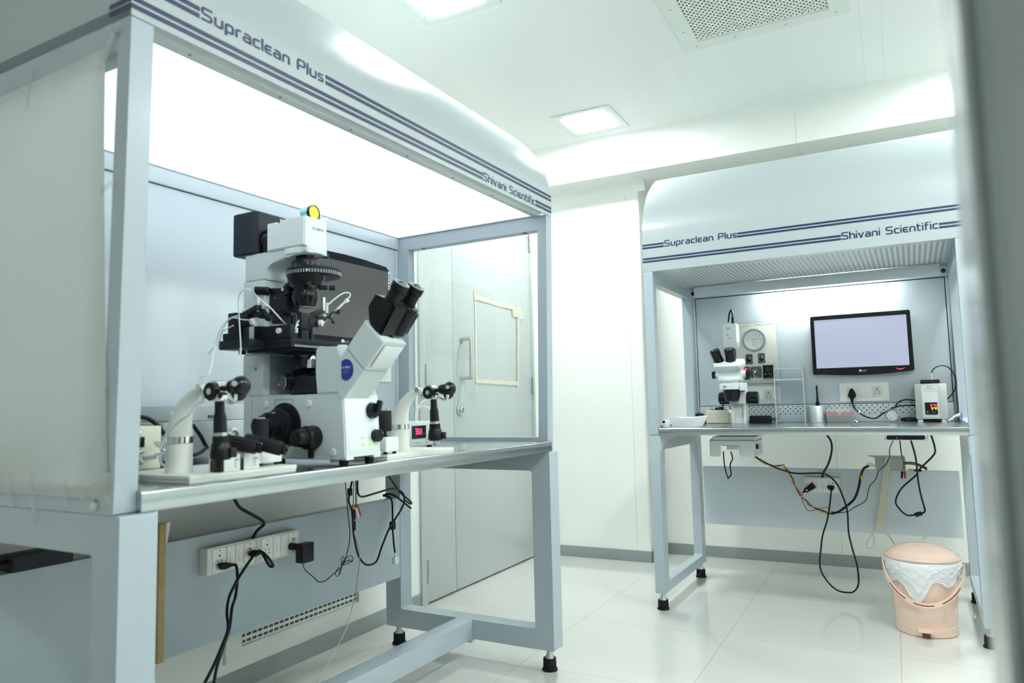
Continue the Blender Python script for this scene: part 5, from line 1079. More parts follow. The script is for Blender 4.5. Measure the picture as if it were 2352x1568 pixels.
T = Thing('wooden_batten', 'A', (.530, .648, .44), 'narrow wooden batten upright on the back panel beside the near leg', 'batten')
m = MB(); m.box(.521, .5405, .640, .6555, .262, .622, b=.001); T.part('batten', m, 'wood')
m = MB(); m.prism([(.5408, .620), (.562, .622), (.553, .568), (.5408, .565)], 'y', .652, .6555); T.part('white_wedge', m, 'ivory')

# ================= FAR BENCH =================
TB = .799
T = Thing('monitor', 'B', (.843, .66, 1.17), 'lit wall monitor with a pale blue blank screen above the far bench', 'monitor')
m = MB(); q = [(.6275, 1.308), (.632, 1.3145)]+[(.632+.424*i/8, 1.3145+.001*sin(pi*i/8)) for i in range(1, 8)]+[(1.0555, 1.3155), (1.060, 1.310), (1.0625, 1.040), (1.058, 1.0335)]
for i in range(1, 10): q.append((1.058-.427*i/10, 1.0335-.013*sin(pi*i/10)))
q += [(.631, 1.030), (.6275, 1.036)]
m.prism(q, 'y', .640, .668, b=.002); cs = T.part('casing', m, 'black_gloss')
m = MB(); m.box(.6455, 1.0435, .6386, .6396, 1.0595, 1.2945); T.part('screen', m, 'screen_on', label='pale blue lit screen')
m = MB(); m.ring('y', .6380, .6400, (.6405, 1.0485, 1.0555, 1.2985), (.6452, 1.0438, 1.0592, 1.2948)); T.part('screen_rim', m, 'black_plastic', cs)
m = MB(); m.cyl((.837, .6400, 1.0420), (.837, .6392, 1.0420), .0062, n=24); m.text('LG', (.8465, .6393, 1.0370), X, Z, .0095, bold=.012); T.part('logo', m, 'mark_white', cs)
m = MB()
for i in range(8):
    x_ = .988+i*.0045; zz = lambda v: 1.0425+.0055*((v-4)/4)**2*(1 if v < 4 else 1.25); th = .0022*(1-abs(i-3.5)/5)
    m.quad((x_, .6393, zz(i)-th), (x_+.0045, .6393, zz(i+1)-.0022*(1-abs(i-2.5)/5)), (x_+.0045, .6393, zz(i+1)+.0016*(1-abs(i-2.5)/5)), (x_, .6393, zz(i)+.0016*(1-abs(i-3.5)/5)))
T.part('power_light', m, 'led_red', cs)
m = MB(); m.box(.79, .90, .668, .6775, 1.12, 1.24); T.part('mount', m, 'black_matte')

T = Thing('control_panel', 'B', (.36, .675, 1.16), 'beige control panel with a round pressure gauge, dials and a key on the far bench', 'control panel')
m = MB(); m.box(.249, .4670, .667, .6776, .9975, 1.3115, b=.002); T.part('metal_frame', m, 'alu')
m = MB(); m.box(.2550, .4600, .6645, .667, 1.006, 1.3060, b=.001); T.part('face_plate', m, 'panel_beige')
m = MB(); m.text('SUPRACLEAN PLUS', (.2600, .6641, 1.2905), X, Z, .0050, .073, bold=.012); T.part('lettering', m, 'mark_grey'); m = MB(); m.text('SERIES II BY SHIVANI', (.3620, .6641, 1.2935), X, Z, .0050, .0850, bold=.012); T.part('lettering', m, 'mark_grey')
gx, gz = .3548, 1.2195
m = MB(); m.lathe((gx, .6645, gz), -Y, [(0, .0590), (.008, .0590), (.011, .0565), (.011, .0490), (.007, .0475)], 56, capped=False); g = T.part('gauge_bezel', m, 'gauge_grey')
m = MB(); m.lathe((gx, .6640, gz), -Y, [(0, .0485), (.0035, .0485)], 48); T.part('gauge_dial', m, 'foam_white')
m = MB()
for i in range(31):
    a = radians(152-124*i/30); r0, r1 = .0345, (.0385 if i % 5 == 0 else .0365); u_, v_ = Vector((cos(a), 0, sin(a))), Vector((-sin(a), 0, cos(a)))
    c_ = Vector((gx, .6601, gz-.012)); m.quad(c_+u_*r0-v_*.0003, c_+u_*r1-v_*.0003, c_+u_*r1+v_*.0003, c_+u_*r0+v_*.0003)
for k, (tx, dx, dz) in enumerate((('0', -.036, .011), ('10', -.025, .020), ('20', -.009, .0275), ('30', .008, .0275), ('40', .024, .020))): m.text(tx, (gx+dx, .6601, gz+dz), X, Z, .0050)
m.text('MAGNEHELIC', (gx-.019, .6601, gz+.0015), X, Z, .0046, .038); m.box(gx-.015, gx+.014, .6600, .6604, gz-.010, gz-.009)
for dx, dz in ((-.036, -.002), (.036, -.0015), (-.027, -.013), (.029, -.013)): m.cyl((gx+dx, .6604, gz+dz), (gx+dx, .6599, gz+dz), .0024 if abs(dx) > .03 else .0014, n=12)
T.part('dial_marks', m, 'mark_grey', g)
m = MB(); m.ring('y', .6594, .6602, (gx-.008, gx+.0075, gz-.031, gz-.0175), (gx-.0070, gx+.0065, gz-.0300, gz-.0185)); m.quad((gx-.024, .6592, gz+.014), (gx-.0228, .6592, gz+.0135), (gx-.006, .6592, gz-.010), (gx-.007, .6592, gz-.0105)); T.part('dial_red_marks', m, 'red_plastic', g)
def dark_plate(x0, x1, z0, z1): m = MB(); m.rrect('y', .6622, .6648, (x0, x1, z0, z1), .004); return T.part('switch_plate', m, 'plate_dark')
for x0_, x1_, z0_, z1_, lab in ((.3075, .3420, 1.0965, 1.1475, 'LIGHT'), (.3685, .4030, 1.0985, 1.1500, 'BLOWER')):
    p = dark_plate(x0_, x1_, z0_, z1_); cx, cz = (x0_+x1_)/2, (z0_+z1_)/2-.003
    m = MB(); m.lathe((cx, .6622, cz), -Y, [(0, .0140), (.001, .0145), (.002, .0135)], 28, capped=False); m.obox((cx+.004, .6500, cz+.005), (.55, 0, .83), Y, (-.83, 0, .55), .011, .001, .0020); T.part('knob_ring', m, 'mark_white', p)
    m = MB(); m.cyl((cx, .6625, cz), (cx, .6510, cz), .0125, .0115, n=26, ch=.001); T.part('knob', m, 'black_gloss', p)
    m = MB(); m.text(lab, (cx-.0055, .6619, z0_+.0030), X, Z, .0028); m.text('ON', (x0_+.022, .6619, z1_-.0085), X, Z, .0028); m.text('OFF', (x0_+.003, .6619, z1_-.0085), X, Z, .0028); T.part('print', m, 'mark_white', p)
p = dark_plate(.2820, .3240, 1.0180, 1.0850)
m = MB(); seg7(m, '000', (.2905, .6618, 1.0690), .0065, .0052, X, Z, .0018); T.part('red_digits', m, 'led_red', p)
m = MB(); m.box(.2900, .3190, .6600, .6622, 1.024, 1.064, b=.001); T.part('timer_keys', m, 'black_gloss', p)
m = MB(); m.text('CONTROL', (.291, .6619, 1.0195), X, Z, .0026)
for k in range(4): m.box(.2955, .2990, .6596, .6601, 1.028+k*.0085, 1.0305+k*.0085)
T.part('print', m, 'mark_white', p)
p = dark_plate(.3290, .3830, 1.0260, 1.0835); cx, cz = .3530, 1.0570
m = MB(); m.lathe((cx, .6622, cz), -Y, [(0, .0150), (.001, .0155), (.002, .0145)], 28, capped=False); T.part('knob_ring', m, 'mark_white', p)
m = MB(); m.cyl((cx, .6622, cz), (cx, .6560, cz), .0125, .0120, n=26, ch=.001); T.part('lock', m, 'black_gloss', p)
m = MB(); m.cyl((cx, .6560, cz), (cx, .6530, cz), .008, n=20); m.obox((cx-.005, .6470, cz+.003), (.6, 0, -.8), Y, (.8, 0, .6), .016, .012, .0022, b=.0006); m.tube([(cx-.006, .645, cz-.006), (cx-.004, .644, cz-.020), (cx-.003, .644, cz-.046)], .0009); m.sphere((cx-.003, .644, cz-.047), .0022); T.part('key', m, 'chrome', p)
m = MB(); m.text('MANUAL', (.3315, .6619, 1.0765), X, Z, .0026); m.text('AUTO', (.3500, .6619, 1.0795), X, Z, .0026); m.text('STANDBY', (.3665, .6619, 1.0765), X, Z, .0026); m.text('BLOWER STANDBY', (.3370, .6619, 1.0335), X, Z, .0026); m.text('CONTROL', (.3470, .6619, 1.0285), X, Z, .0026); T.part('print', m, 'mark_white', p)
p = dark_plate(.3885, .4475, 1.0190, 1.0890)
m = MB(); m.rrect('y', .6605, .6622, (.3915, .4445, 1.0270, 1.0865), .003); T.part('controller_face', m, 'black_gloss', p)
m = MB(); seg7(m, '888', (.4020, .6602, 1.0655), .0075, .0065, X, Z, .0010); seg7(m, '88', (.4085, .6602, 1.0540), .0060, .0052, X, Z, .0009); T.part('dim_digits', m, 'plate_dark', p)
m = MB(); m.cyl((.4015, .6605, 1.0425), (.4015, .6600, 1.0425), .0028, n=14); m.prism([(.4160, 1.0450), (.4215, 1.0450), (.4187, 1.0400)], 'y', .6600, .6605); m.prism([(.4255, 1.0400), (.4310, 1.0400), (.4282, 1.0450)], 'y', .6600, .6605); m.text('Select', (.4085, .6601, 1.0770), X, Z, .0026); T.part('marks', m, 'orange_mark', p)
m = MB(); m.text('STANDBY CONTROL', (.3975, .6619, 1.0208), X, Z, .0028); T.part('print', m, 'mark_white', p)

def wide_socket(x0, x1, z0, z1, label, mods):
    T = Thing('socket_plate', 'B', ((x0+x1)/2, .678, (z0+z1)/2), label, 'socket', 'wide white socket plates on the far bench')
    m = MB(); m.box(x0, x1, .6700, .6776, z0, z1, b=.002); T.part('plate', m, 'switch_white')
    for a, b_, c_, d_, kd in mods:
        if kd == 's':
            m = MB(); m.box(a, b_, .6690, .6701, c_, d_, b=.0004); p = T.part('socket', m, 'white_plastic'); cx, cz = (a+b_)/2, (c_+d_)/2
            m = MB()
            for dx, dz, r_ in ((0, .012, .0036), (-.0075, .002, .0022), (.0075, .002, .0022), (-.0090, -.009, .0024), (.0090, -.009, .0024)): m.cyl((cx+dx, .6688, cz+dz), (cx+dx, .6691, cz+dz), r_, n=12)
            T.part('pin_holes', m, 'gap_dark', p)
        else:
            m = MB(); m.hexa([(a, .6650, c_), (b_, .6650, c_), (b_, .6700, c_), (a, .6700, c_), (a, .6685, d_), (b_, .6685, d_), (b_, .6700, d_), (a, .6700, d_)], b=.0006); T.part('switch', m, 'switch_white')
    return T
wide_socket(.2770, .4640, .8935, .9825, 'white socket plate behind the stereo microscope', [(.285, .306, .917, .954, 'w'), (.3080, .3400, .915, .955, 'w'), (.3600, .3740, .915, .959, 'w'), (.3890, .4290, .9115, .9610, 's')])
wide_socket(.7390, .9515, .8960, .9845, 'white socket plate under the lit monitor, with a black plug', [(.7690, .8110, .9135, .9655, 's'), (.8250, .8425, .9205, .9635, 'w'), (.8485, .8640, .9195, .9640, 'w'), (.8800, .9220, .9165, .9675, 's')])
T = Thing('electric_cable', 'B', (.793, .66, .925), 'black three-pin plug and cord in the socket under the lit monitor', 'power cord')
m = MB(); m.prism([(.776, .9255), (.780, .9150), (.788, .9120), (.799, .9120), (.808, .9150), (.812, .9255), (.808, .9400), (.800, .9560), (.794, .9590), (.788, .9560), (.780, .9400)], 'y', .640, .6688, b=.004); m.lathe((.7925, .650, .914), -Z, [(0, .0085), (.020, .0055), (.024, .005)], 16); T.part('plug', m, 'black_plastic')
m = MB(); m.tube([(.7925, .650, .892)]+CB['h1'][1:], .0038); T.part('cord', m, 'black_plastic')

# stereo microscope
sy = .45
T = Thing('stereo_microscope', 'B', (.30, sy+.02, TB), 'small white stereo microscope with black eyepieces and a camera on top, on the far bench', 'microscope')
m = MB(); m.box(.2640, .2760, sy+.02, sy+.075, TB+.0003, .8960, b=.0015); m.box(.3215, .3345, sy+.02, sy+.075, TB+.0003, .8960, b=.0015); m.box(.2745, .323, sy+.035, sy+.075, TB+.0003, .8960, b=.001); T.part('pillar', m, 'scope_bright')
m = MB(); m.box(.2790, .3180, sy+.0335, sy+.0352, .826, .893, b=.0005); T.part('pillar_cover', m, 'white_plastic')
m = MB()
for sx, sz in ((.2700, .846), (.3280, .873), (.2700, .884), (.3060, .884)): m.cyl((sx, sy+.020 if sx < .274 or sx > .32 else sy+.0335, sz), (sx, sy+.0185 if sx < .274 or sx > .32 else sy+.0325, sz), .0018, n=10)
T.part('screw', m, 'alu')
m = MB(); m.prism([(.2530, .9130), (.2480, .965), (.3340, .9650), (.3385, .960), (.3360, .8950), (.2625, .8950)], 'y', sy+.012, sy+.07, b=.002); T.part('focus_block', m, 'scope_bright')
m = MB(); m.box(.2285, .3170, sy-.052, sy+.012, .9665, .9975, b=.004); m.box(.317, .3385, sy-.035, sy+.06, .9600, .9995, b=.004); T.part('holder', m, 'scope_bright')
m = MB(); m.cyl((.2545, sy-.052, .9830), (.2545, sy-.062, .9830), .0022, n=12); m.box(.2475, .2515, sy-.060, sy-.055, .979, .987, b=.001); m.box(.2580, .2620, sy-.060, sy-.055, .979, .987, b=.001); T.part('clamp_screw', m, 'chrome')
m = MB(); m.lathe((.2790, sy-.015, .9660), -Z, [(0, .0400), (.010, .0395), (.035, .0365), (.044, .0330), (.054, .0320), (.055, .029)], 40); T.part('objective_housing', m, 'black_plastic')
for s_, xk in ((-1, .2570), (1, .3390)):
    m = MB(); m.ribbed((xk, sy+.04, .9265), (xk+s_*.051, sy+.04, .9250), .0300, n=22, depth=.07); T.part('focus_knob', m, 'black_plastic')
    m = MB(); m.cyl((xk+s_*.049, sy+.04, .925), (xk+s_*.053, sy+.04, .925), .026, n=30, ch=.0015); T.part('knob_cap', m, 'black_gloss')
m = MB(); m.lathe((.275, sy-.01, .9978), Z, [(0, .040), (.006, .043), (.010, .050), (.018, .052), (.0185, .046)], 40); m.prism([(.219, 1.0085), (.2160, 1.035), (.2205, 1.060), (.3295, 1.060), (.3370, 1.035), (.3300, 1.0085)], 'y', sy-.035, sy+.035, b=.006); T.part('zoom_body', m, 'scope_bright')
for s_, xk in ((-1, .2190), (1, .3320)):
    m = MB(); m.cyl((xk, sy, 1.0405), (xk+s_*.016, sy, 1.0405), .0175, n=28, ch=.001); T.part('zoom_collar', m, 'scope_bright')
    m = MB(); m.ribbed((xk+s_*.016, sy, 1.0405), (xk+s_*.034, sy, 1.0405), .0180, n=24, depth=.04); T.part('zoom_knob', m, 'black_plastic')
m = MB()
secs = []
for z_, hw, y0_, y1_ in ((1.0500, .048, -.045, .035), (1.0600, .058, -.062, .040), (1.0780, .0665, -.074, .045), (1.0930, .0690, -.066, .050), (1.112, .0665, -.030, .055), (1.1150, .060, -.018, .05)):
    sec = []
    for cx, cy, a in ((.2715+hw-.02, sy+y1_-.02, 0), (.2715-hw+.02, sy+y1_-.02, 90), (.2715-hw+.02, sy+y0_+.02, 180), (.2715+hw-.02, sy+y0_+.02, 270)):
        for i in range(5): t_ = radians(a+22.5*i); sec.append((cx+.02*cos(t_), cy+.02*sin(t_), z_))
    secs.append(sec)
m.loft(secs); T.part('binocular_head', m, 'scope_bright', angle=50)
for b0, d_ in (((.2335, sy-.030, 1.0880), (-.30, -.46, 1.10)), ((.2865, sy-.030, 1.0880), (-.03, -.48, 1.12))):
    d_ = Vector(d_).normalized(); b0 = Vector(b0)
    m = MB(); m.lathe(b0, d_, [(-.006, .0270), (.004, .0265), (.016, .0245), (.030, .0240), (.032, .0225), (.056, .0225), (.058, .0240), (.064, .0240), (.066, .0225), (.074, .0240), (.0800, .0225), (.0800, .0165), (.074, .0150)], 36)
    ep = T.part('eyepiece', m, 'black_plastic')
    T.part('lens', MB().sphere(b0+d_*.0700, .0155, n=22), 'lens', ep)
m = MB(); m.cyl((.2840, sy+.012, 1.112), (.2840, sy+.012, 1.172), .0175, n=24); T.part('camera_tube', m, 'black_matte')
m = MB(); m.box(.2500, .3160, sy-.025, sy+.045, 1.1740, 1.2880, b=.006); m.prism([(.252, 1.1900), (.266, 1.1660), (.305, 1.1660), (.316, 1.178), (.316, 1.195)], 'y', sy-.0262, sy+.04, b=.002)
cm = T.part('camera', m, 'scope_bright', label='pale grey box camera')
m = MB(); m.rrect('y', sy-.0285, sy-.025, (.2665, .2925, 1.2010, 1.2460), .0125, k=8); T.part('camera_cover', m, 'white_plastic', cm)
m = MB()
for dx, dz in ((.2765, 1.2310), (.2710, 1.2340), (.2810, 1.2175), (.2865, 1.2150)): m.cyl((dx, sy-.0290, dz), (dx, sy-.0284, dz), .0020, n=12)
T.part('jack_holes', m, 'gap_dark', cm)
m = MB(); m.box(.2645, .2910, sy-.0260, sy-.0249, 1.2560, 1.2710); m.m = 1; m.box(.2680, .2870, sy-.0263, sy-.0259, 1.2645, 1.2675); m.box(.2780, .2870, sy-.0263, sy-.0259, 1.2595, 1.2605); T.part('camera_label', m, ['mark_white', 'mark_grey'], cm)
m = MB(); m.tube([(p_[0]-.006, sy+.01, p_[2]) for p_ in CB['scopecam']], .0042); m.cyl((CB['scopecam'][0][0]-.006, sy+.01, 1.287), (CB['scopecam'][0][0]-.006, sy+.01, 1.322), .0065, n=14); T.part('camera_cable', m, 'black_plastic')

# small items on the far bench top
T = Thing('lamp_power_supply', 'B', (.17, .58, TB), 'cream power supply with a black dial left of the stereo microscope', 'power supply')
m = MB(); m.prism([(.118, TB+.0015), (.111, .850), (.1200, .8690), (.226, .8650), (.236, .8500), (.2290, TB+.0015)], 'y', .565, .655, b=.002); T.part('housing', m, 'cream_box')
m = MB(); m.box(.112, .235, .5640, .5652, .8505, .8525); T.part('seam', m, 'ivory')
m = MB(); m.box(.130, .205, .575, .640, .8665, .8705, b=.001); T.part('top_plate', m, 'black_matte')
m = MB(); m.cyl((.1860, .60, .870), (.1860, .60, .8830), .0135, n=26, ch=.001); m.m = 1; m.cyl((.1860, .60, .8830), (.1860, .60, .8850), .0115, n=24); T.part('dial', m, ['black_gloss', 'chrome'])
m = MB(); m.box(.150, .166, .62, .64, .870, .880, b=.002); T.part('switch', m, 'black_plastic')
m = MB(); m.tube([(.186, .63, .876), (.196, .62, .91), (.208, .60, .955), (.215, .56, .975)], .0045); m.tube([(.226, .60, .902), (.233, .58, .880), (.250, .56, .862)], .002); T.part('lead', m, 'black_plastic')
T = Thing('paper_tray', 'B', (.11, .22, TB), 'white ribbed plastic tray at the left end of the far bench', 'tray')
m = MB(); n = 40; secs = []
for z_, kx, ky in ((.0008, .060, .080), (.010, .064, .085), (.011, .066, .087), (.020, .069, .091), (.021, .071, .093), (.030, .074, .097), (.038, .078, .101), (.041, .084, .107), (.040, .0845, .1075)):
    sec = []
    for i in range(n):
        a = 2*pi*i/n; e_ = 2/4.5; cx_, cy_ = cos(a), sin(a)
        sec.append((.1115+kx*math.copysign(abs(cx_)**e_, cx_), .235+ky*math.copysign(abs(cy_)**e_, cy_), TB+z_+(.004*(cx_*cy_ > .1) if z_ > .035 else 0)))
    secs.append(sec)
m.loft(secs, closed_ends=False); bt_ = m.bm.faces.new([v for v in list(m.bm.verts)[:n]]); T.part('tray', m, 'thin_plastic', angle=50)
T = Thing('black_knob', 'B', (.016, .66, TB), 'black capped knob behind the white tray at the left post of the far bench', 'knob')
m = MB(); m.lathe((.062, .650, TB+.0003), Z, [(0, .016), (.020, .016), (.021, .019), (.045, .0200), (.050, .018), (.052, .014)], 24); T.part('cap', m, 'black_plastic')
T = Thing('clip_holder', 'B', (.058, .05, TB), 'tiny white holder with a black end beside the left post of the far bench', 'holder')
m = MB(); m.box(.046, .066, .045, .10, TB+.0003, TB+.034, b=.003); T.part('body', m, 'foam_white')
m = MB(); m.box(.0480, .0605, .0415, .0448, TB+.022, TB+.031, b=.001); T.part('end', m, 'black_plastic')
T = Thing('adapter_brick', 'B', (.375, .6, TB), 'black adapter brick on the far bench right of the stereo microscope', 'adapter')
m = MB(); m.box(.3230, .4240, .600, .645, TB+.0003, .8355, b=.003); T.part('body', m, 'black_matte')
m = MB(); m.tube([(.424, .62, .815), (.440, .62, .812), (.455, .61, .816), (.463, .62, .826), (.44, .63, .822), (.424, .63, .818)], .0028); T.part('lead', m, 'black_plastic'); m = MB(); m.tube([(.323, .62, .812), (.312, .61, .806), (.316, .60, .803), (.323, .61, .803)], .0028); T.part('lead', m, 'black_plastic')
T = Thing('acrylic_stand', 'B', (.53, .56, TB), 'clear acrylic shelf stand on the far bench', 'stand')
ya_, yb_ = .50, .62
m = MB(); m.box(.4660, .4700, ya_, yb_, TB+.0003, 1.092); m.box(.5960, .6000, ya_, yb_, TB+.0003, 1.066, b=.0); T.part('side', m, 'acrylic')
m = MB(); m.box(.470, .596, ya_, yb_, 1.057, 1.061); m.box(.470, .596, ya_, yb_, 1.006, 1.010); T.part('shelf', m, 'acrylic')
m = MB(); m.box(.470, .596, ya_-.0008, ya_, 1.056, 1.062); m.box(.470, .596, ya_-.0008, ya_, 1.005, 1.011); m.box(.4660, .470, ya_-.0008, ya_, TB+.0005, 1.092); m.box(.596, .600, ya_-.0008, ya_, TB+.0005, 1.066); m.box(.578, .5820, ya_+.01, ya_+.012, 1.062, 1.094); T.part('bright_edge', m, 'acrylic_edge')
T = Thing('denudation_block', 'B', (.637, .62, TB), 'grey metal cylinder with a thin black tool standing in it on the far bench', 'block')
m = MB(); m.lathe((.6375, .61, TB+.0003), Z, [(0, .0385), (.0005, .0390), (.079, .0390), (.080, .0385), (.0802, .012)], 48); T.part('cylinder', m, 'alu')
m = MB(); m.box(.6365-.0085+.007, .6365+.0085+.007, .602, .618, .8795, .8985, b=.001); m.lathe((.6435, .61, .8985), Z, [(0, .0058), (.045, .0055), (.050, .004), (.056, .0035), (.060, .0048), (.072, .0048), (.080, .002)], 20); tl = T.part('tool', m, 'black_plastic')
T.part('tool_lettering', MB().text('EZ', (.6405, .6039, .925), Z, -X, .006, .014), 'mark_white', tl)
T = Thing('tip_box', 'B', (.74, .60, TB), 'clear box with a pink insert and hinged lid on the far bench', 'box')
m = MB(); m.prism([(.684, TB+.0003), (.6805, .8455), (.7955, .8455), (.792, TB+.0003)], 'y', .580, .650, b=.002); T.part('base', m, 'clear_lid')
m = MB(); m.box(.6835, .7925, .583, .647, .832, .8440); T.part('insert', m, 'pink_rack', label='pink insert')
m = MB(); m.box(.6785, .7985, .577, .652, .8460, .8640, b=.003); T.part('lid', m, 'clear_lid')
m = MB(); m.box(.7300, .7480, .5745, .5775, .832, .8560, b=.001); T.part('latch', m, 'clear_lid')
m = MB(); a, b_, c_, d_ = CB['fork']; m.tube([a, b_], .0016, sub=1); m.tube([b_, c_], .0019, sub=1); m.tube([b_, d_], .0019, sub=1); m.tube([(.83, .56, .853), a], .001, sub=1); solo('wire_stand', 'B', b_, m, 'chrome', 'small wire fork lying beside the pink and clear box', 'stand')
T = Thing('cup_of_beads', 'B', (.97, .53, TB), 'clear round cup of white beads lying on its side before the heater box', 'cup')
cy0 = Vector((.958, .490, TB+.0305)); dd = Vector((.22, .97, 0)).normalized()
m = MB(); m.lathe(cy0, dd, [(0, .0300), (.040, .0285), (.040, .0275), (.0, .0290)], 36, capped=False); m.lathe(cy0+dd*.038, dd, [(0, .0285), (.001, .0285)], 32); T.part('cup', m, 'clear_lid')
m = MB(); m.lathe(cy0+dd*.004, dd, [(0, .0305), (.006, .0305)], 36, capped=False); T.part('rim', m, 'clear_lid')
u_, v_ = Vector((dd.y, -dd.x, 0)), Z
for rr, cnt in ((0, 1), (.0085, 6), (.0170, 12)):
    for i in range(cnt): a = 2*pi*i/cnt+rr*40; T.part('bead', MB().sphere(cy0+dd*.010+u_*(rr*cos(a))+v_*(rr*sin(a)), .0042, n=10), 'foam_white')
# block heater
T = Thing('block_heater', 'B', (1.115, .6, TB), 'steel block heater showing 37.0 in red and yellow on the far bench', 'heater')
hx0, hx1, hy0 = 1.0560, 1.1800, .550
m = MB(); m.box(hx0, hx1, hy0, hy0+.105, .8130, .9690, b=.0025); T.part('housing', m, 'brushed')
for fx in (hx0+.016, hx1-.018):
    for fy in (hy0+.014, hy0+.09): T.part('foot', MB().cyl((fx, fy, TB+.0002), (fx, fy, .813), .0110, n=16), 'foam_white')
m = MB(); m.rrect('y', hy0-.0012, hy0+.001, (1.0800, 1.1500, .8180, .9660), .004); fp2 = T.part('face_label', m, 'scope_bright')
m = MB(); m.ring('y', hy0-.0018, hy0-.0011, (1.0815, 1.1485, .8195, .9645), (1.0823, 1.1477, .8203, .9637), .003, .004); m.text('Kyzen', (1.1060, hy0-.0016, .9540), X, Z, .0055, bold=.01); m.text('DIGI BLOCK', (1.0950, hy0-.0016, .9440), (1, 0, .0), (.15, 0, 1), .0055, .0400); m.text('TEST TUBE BLOCK HEATER', (1.0880, hy0-.0016, .9350), X, Z, .0028, .058); m.text('SHIVANI SCIENTIFIC IND. PVT. LTD', (1.0960, hy0-.0016, .8305), X, Z, .0020, .044); T.part('print', m, 'mark_grey', fp2)
m = MB(); m.rrect('y', hy0-.0050, hy0-.001, (1.0925, 1.1410, .8340, .8865), .003); dp2 = T.part('display_bezel', m, 'black_gloss')
m = MB(); seg7(m, '37.0', (1.1130, hy0-.0053, .8675), .0100, .0062, X, Z, .0020); T.part('red_digits', m, 'led_red', dp2)
m = MB(); seg7(m, '37.0', (1.1170, hy0-.0053, .8555), .0075, .0052, X, Z, .0014); T.part('yellow_digits', m, 'led_yellow', dp2)
m = MB(); m.box(1.0985, 1.1035, hy0-.0053, hy0-.0049, .8425, .8470); m.prism([(1.1180, .8470), (1.1230, .8470), (1.1205, .8425)], 'y', hy0-.0053, hy0-.0049); m.prism([(1.1275, .8425), (1.1325, .8425), (1.1300, .8470)], 'y', hy0-.0053, hy0-.0049); T.part('marks', m, 'orange_mark', dp2)
m = MB(); m.box(1.0810, 1.1560, hy0+.02, hy0+.085, .9690, .9875, b=.001); T.part('block', m, 'black_matte')
m = MB(); m.cyl((1.1270, hy0+.03, .9870), (1.1262, hy0+.03, 1.0180), .0028, n=12); T.part('probe', m, 'chrome')
m = MB(); m.tube([(1.1262, hy0+.03, 1.016)]+[(p_[0], hy0+.03+.08*i/6, p_[2]) for i, p_ in enumerate(CB['h3'][1:])], .0025); T.part('probe_lead', m, 'black_plastic')
m = MB(); m.tube(CB['h4'], .0038); m.tube([(p_[0]+.004, p_[1]+.012, p_[2]+.001) for p_ in CB['h4']], .0038); solo('coiled_cord', 'B', CB['h4'][0], m, 'black_plastic', 'coiled black cord lying left of the heater box', 'cord')
m = MB(); m.tube(CB['h2'], .0036); solo('electric_cable', 'B', CB['h2'][1], m, 'black_plastic', 'short black cord arching into the heater box from the left', 'power cord')
T = Thing('pipette', 'B', (1.20, .5, .82), 'white and blue hand pipette leaning at the right end of the far bench', 'pipette')
m = MB(); m.cyl((1.178, .50, .8045), (1.203, .50, .825), .0030, .0050, n=14); m.cyl((1.203, .50, .825), (1.226, .50, .833), .006, .008, n=14); T.part('shaft', m, 'foam_white')
m = MB(); m.box(1.2225, 1.2245-.0+.004, .490, .512, .812, .842, b=.002); T.part('grip', m, 'blue_plastic')

# -------- under the far bench --------
T = Thing('light_base', 'B', (.33, .3, .72), 'white microscope light base fixed under the left end of the far bench', 'light base')
m = MB(); m.prism([(.2150, .7345), (.2330, .7520), (.4260, .7520), (.4150, .7345)], 'y', .205, .40, b=.002); T.part('cover', m, 'scope_bright')
m = MB(); q = [(.2165, .6600), (.2165, .7335), (.4150, .7335), (.4150, .6620), (.3485, .6620), (.3480, .7090), (.3450, .7125), (.2670, .7125), (.2640, .7090), (.2635, .6600)]
m.prism(q, 'y', .2, .205, b=.001); m.box(.2165, .221, .205, .40, .660, .7335); m.box(.4105, .4150, .205, .40, .662, .7335); m.box(.2165, .4150, .205, .40, .7285, .7335); T.part('housing', m, 'scope_bright')
m = MB(); m.box(.285, .345, .24, .26, .690, .722, b=.002); T.part('inner_bracket', m, 'alu')
m = MB(); m.box(.265, .347, .232, .235, .7080, .7280); T.part('inner_gap', m, 'gap_dark')
m = MB(); m.box(.4152, .424, .24, .275, .694, .715, b=.001); T.part('side_switch', m, 'black_gloss')
m = MB(); m.text('OLYMPUS', (.2800, .2120, .7415), X, (0, .4, 1), .0060, .0380, bold=.01); T.part('lettering', m, 'mark_grey')
m = MB(); m.tube(CB['b_f'], .0030); T.part('hanging_loop', m, 'black_plastic')
m = MB(); m.box(.25, .39, .25, .38, .752, .7665); T.part('hanger', m, 'alu')
T = Thing('switch_unit', 'B', (1.01, .25, .75), 'slim black unit with a red light racked under the far bench worktop', 'switch unit')
m = MB(); m.rrect('y', .205, .33, (.9420, 1.0820, .7400, .7565), .007); T.part('body', m, 'charcoal')
m = MB(); m.box(.975, .993, .2040, .2052, .7440, .7520); T.part('window', m, 'black_gloss')
m = MB(); m.cyl((.981, .2042, .748), (.981, .2030, .748), .0016, n=12); T.part('light', m, 'led_red')
m = MB()
for yy in (.20, .32): m.tube([(.925, yy, .7640), (.935, yy, .7640), (.935, yy, .7385), (1.090, yy, .7385), (1.090, yy, .7640), (1.105, yy, .7640)], .0014, sub=1)
m.tube([(.935, .20, .7390), (.935, .32, .7390)], .0014, sub=1); m.tube([(1.09, .20, .7390), (1.09, .32, .7390)], .0014, sub=1); T.part('wire_rack', m, 'chrome')
T = socket_box('B', .5590, .7180, .4620, .5355, .6555, .020, 'white socket box on the back panel under the far bench', [(.10, .34, 's'), (.36, .50, 'w'), (.53, .67, 'w'), (.68, .92, 's')])
T = Thing('plug_charger', 'B', (.585, .62, .487), 'black charger with a red light plugged in under the far bench', 'charger')
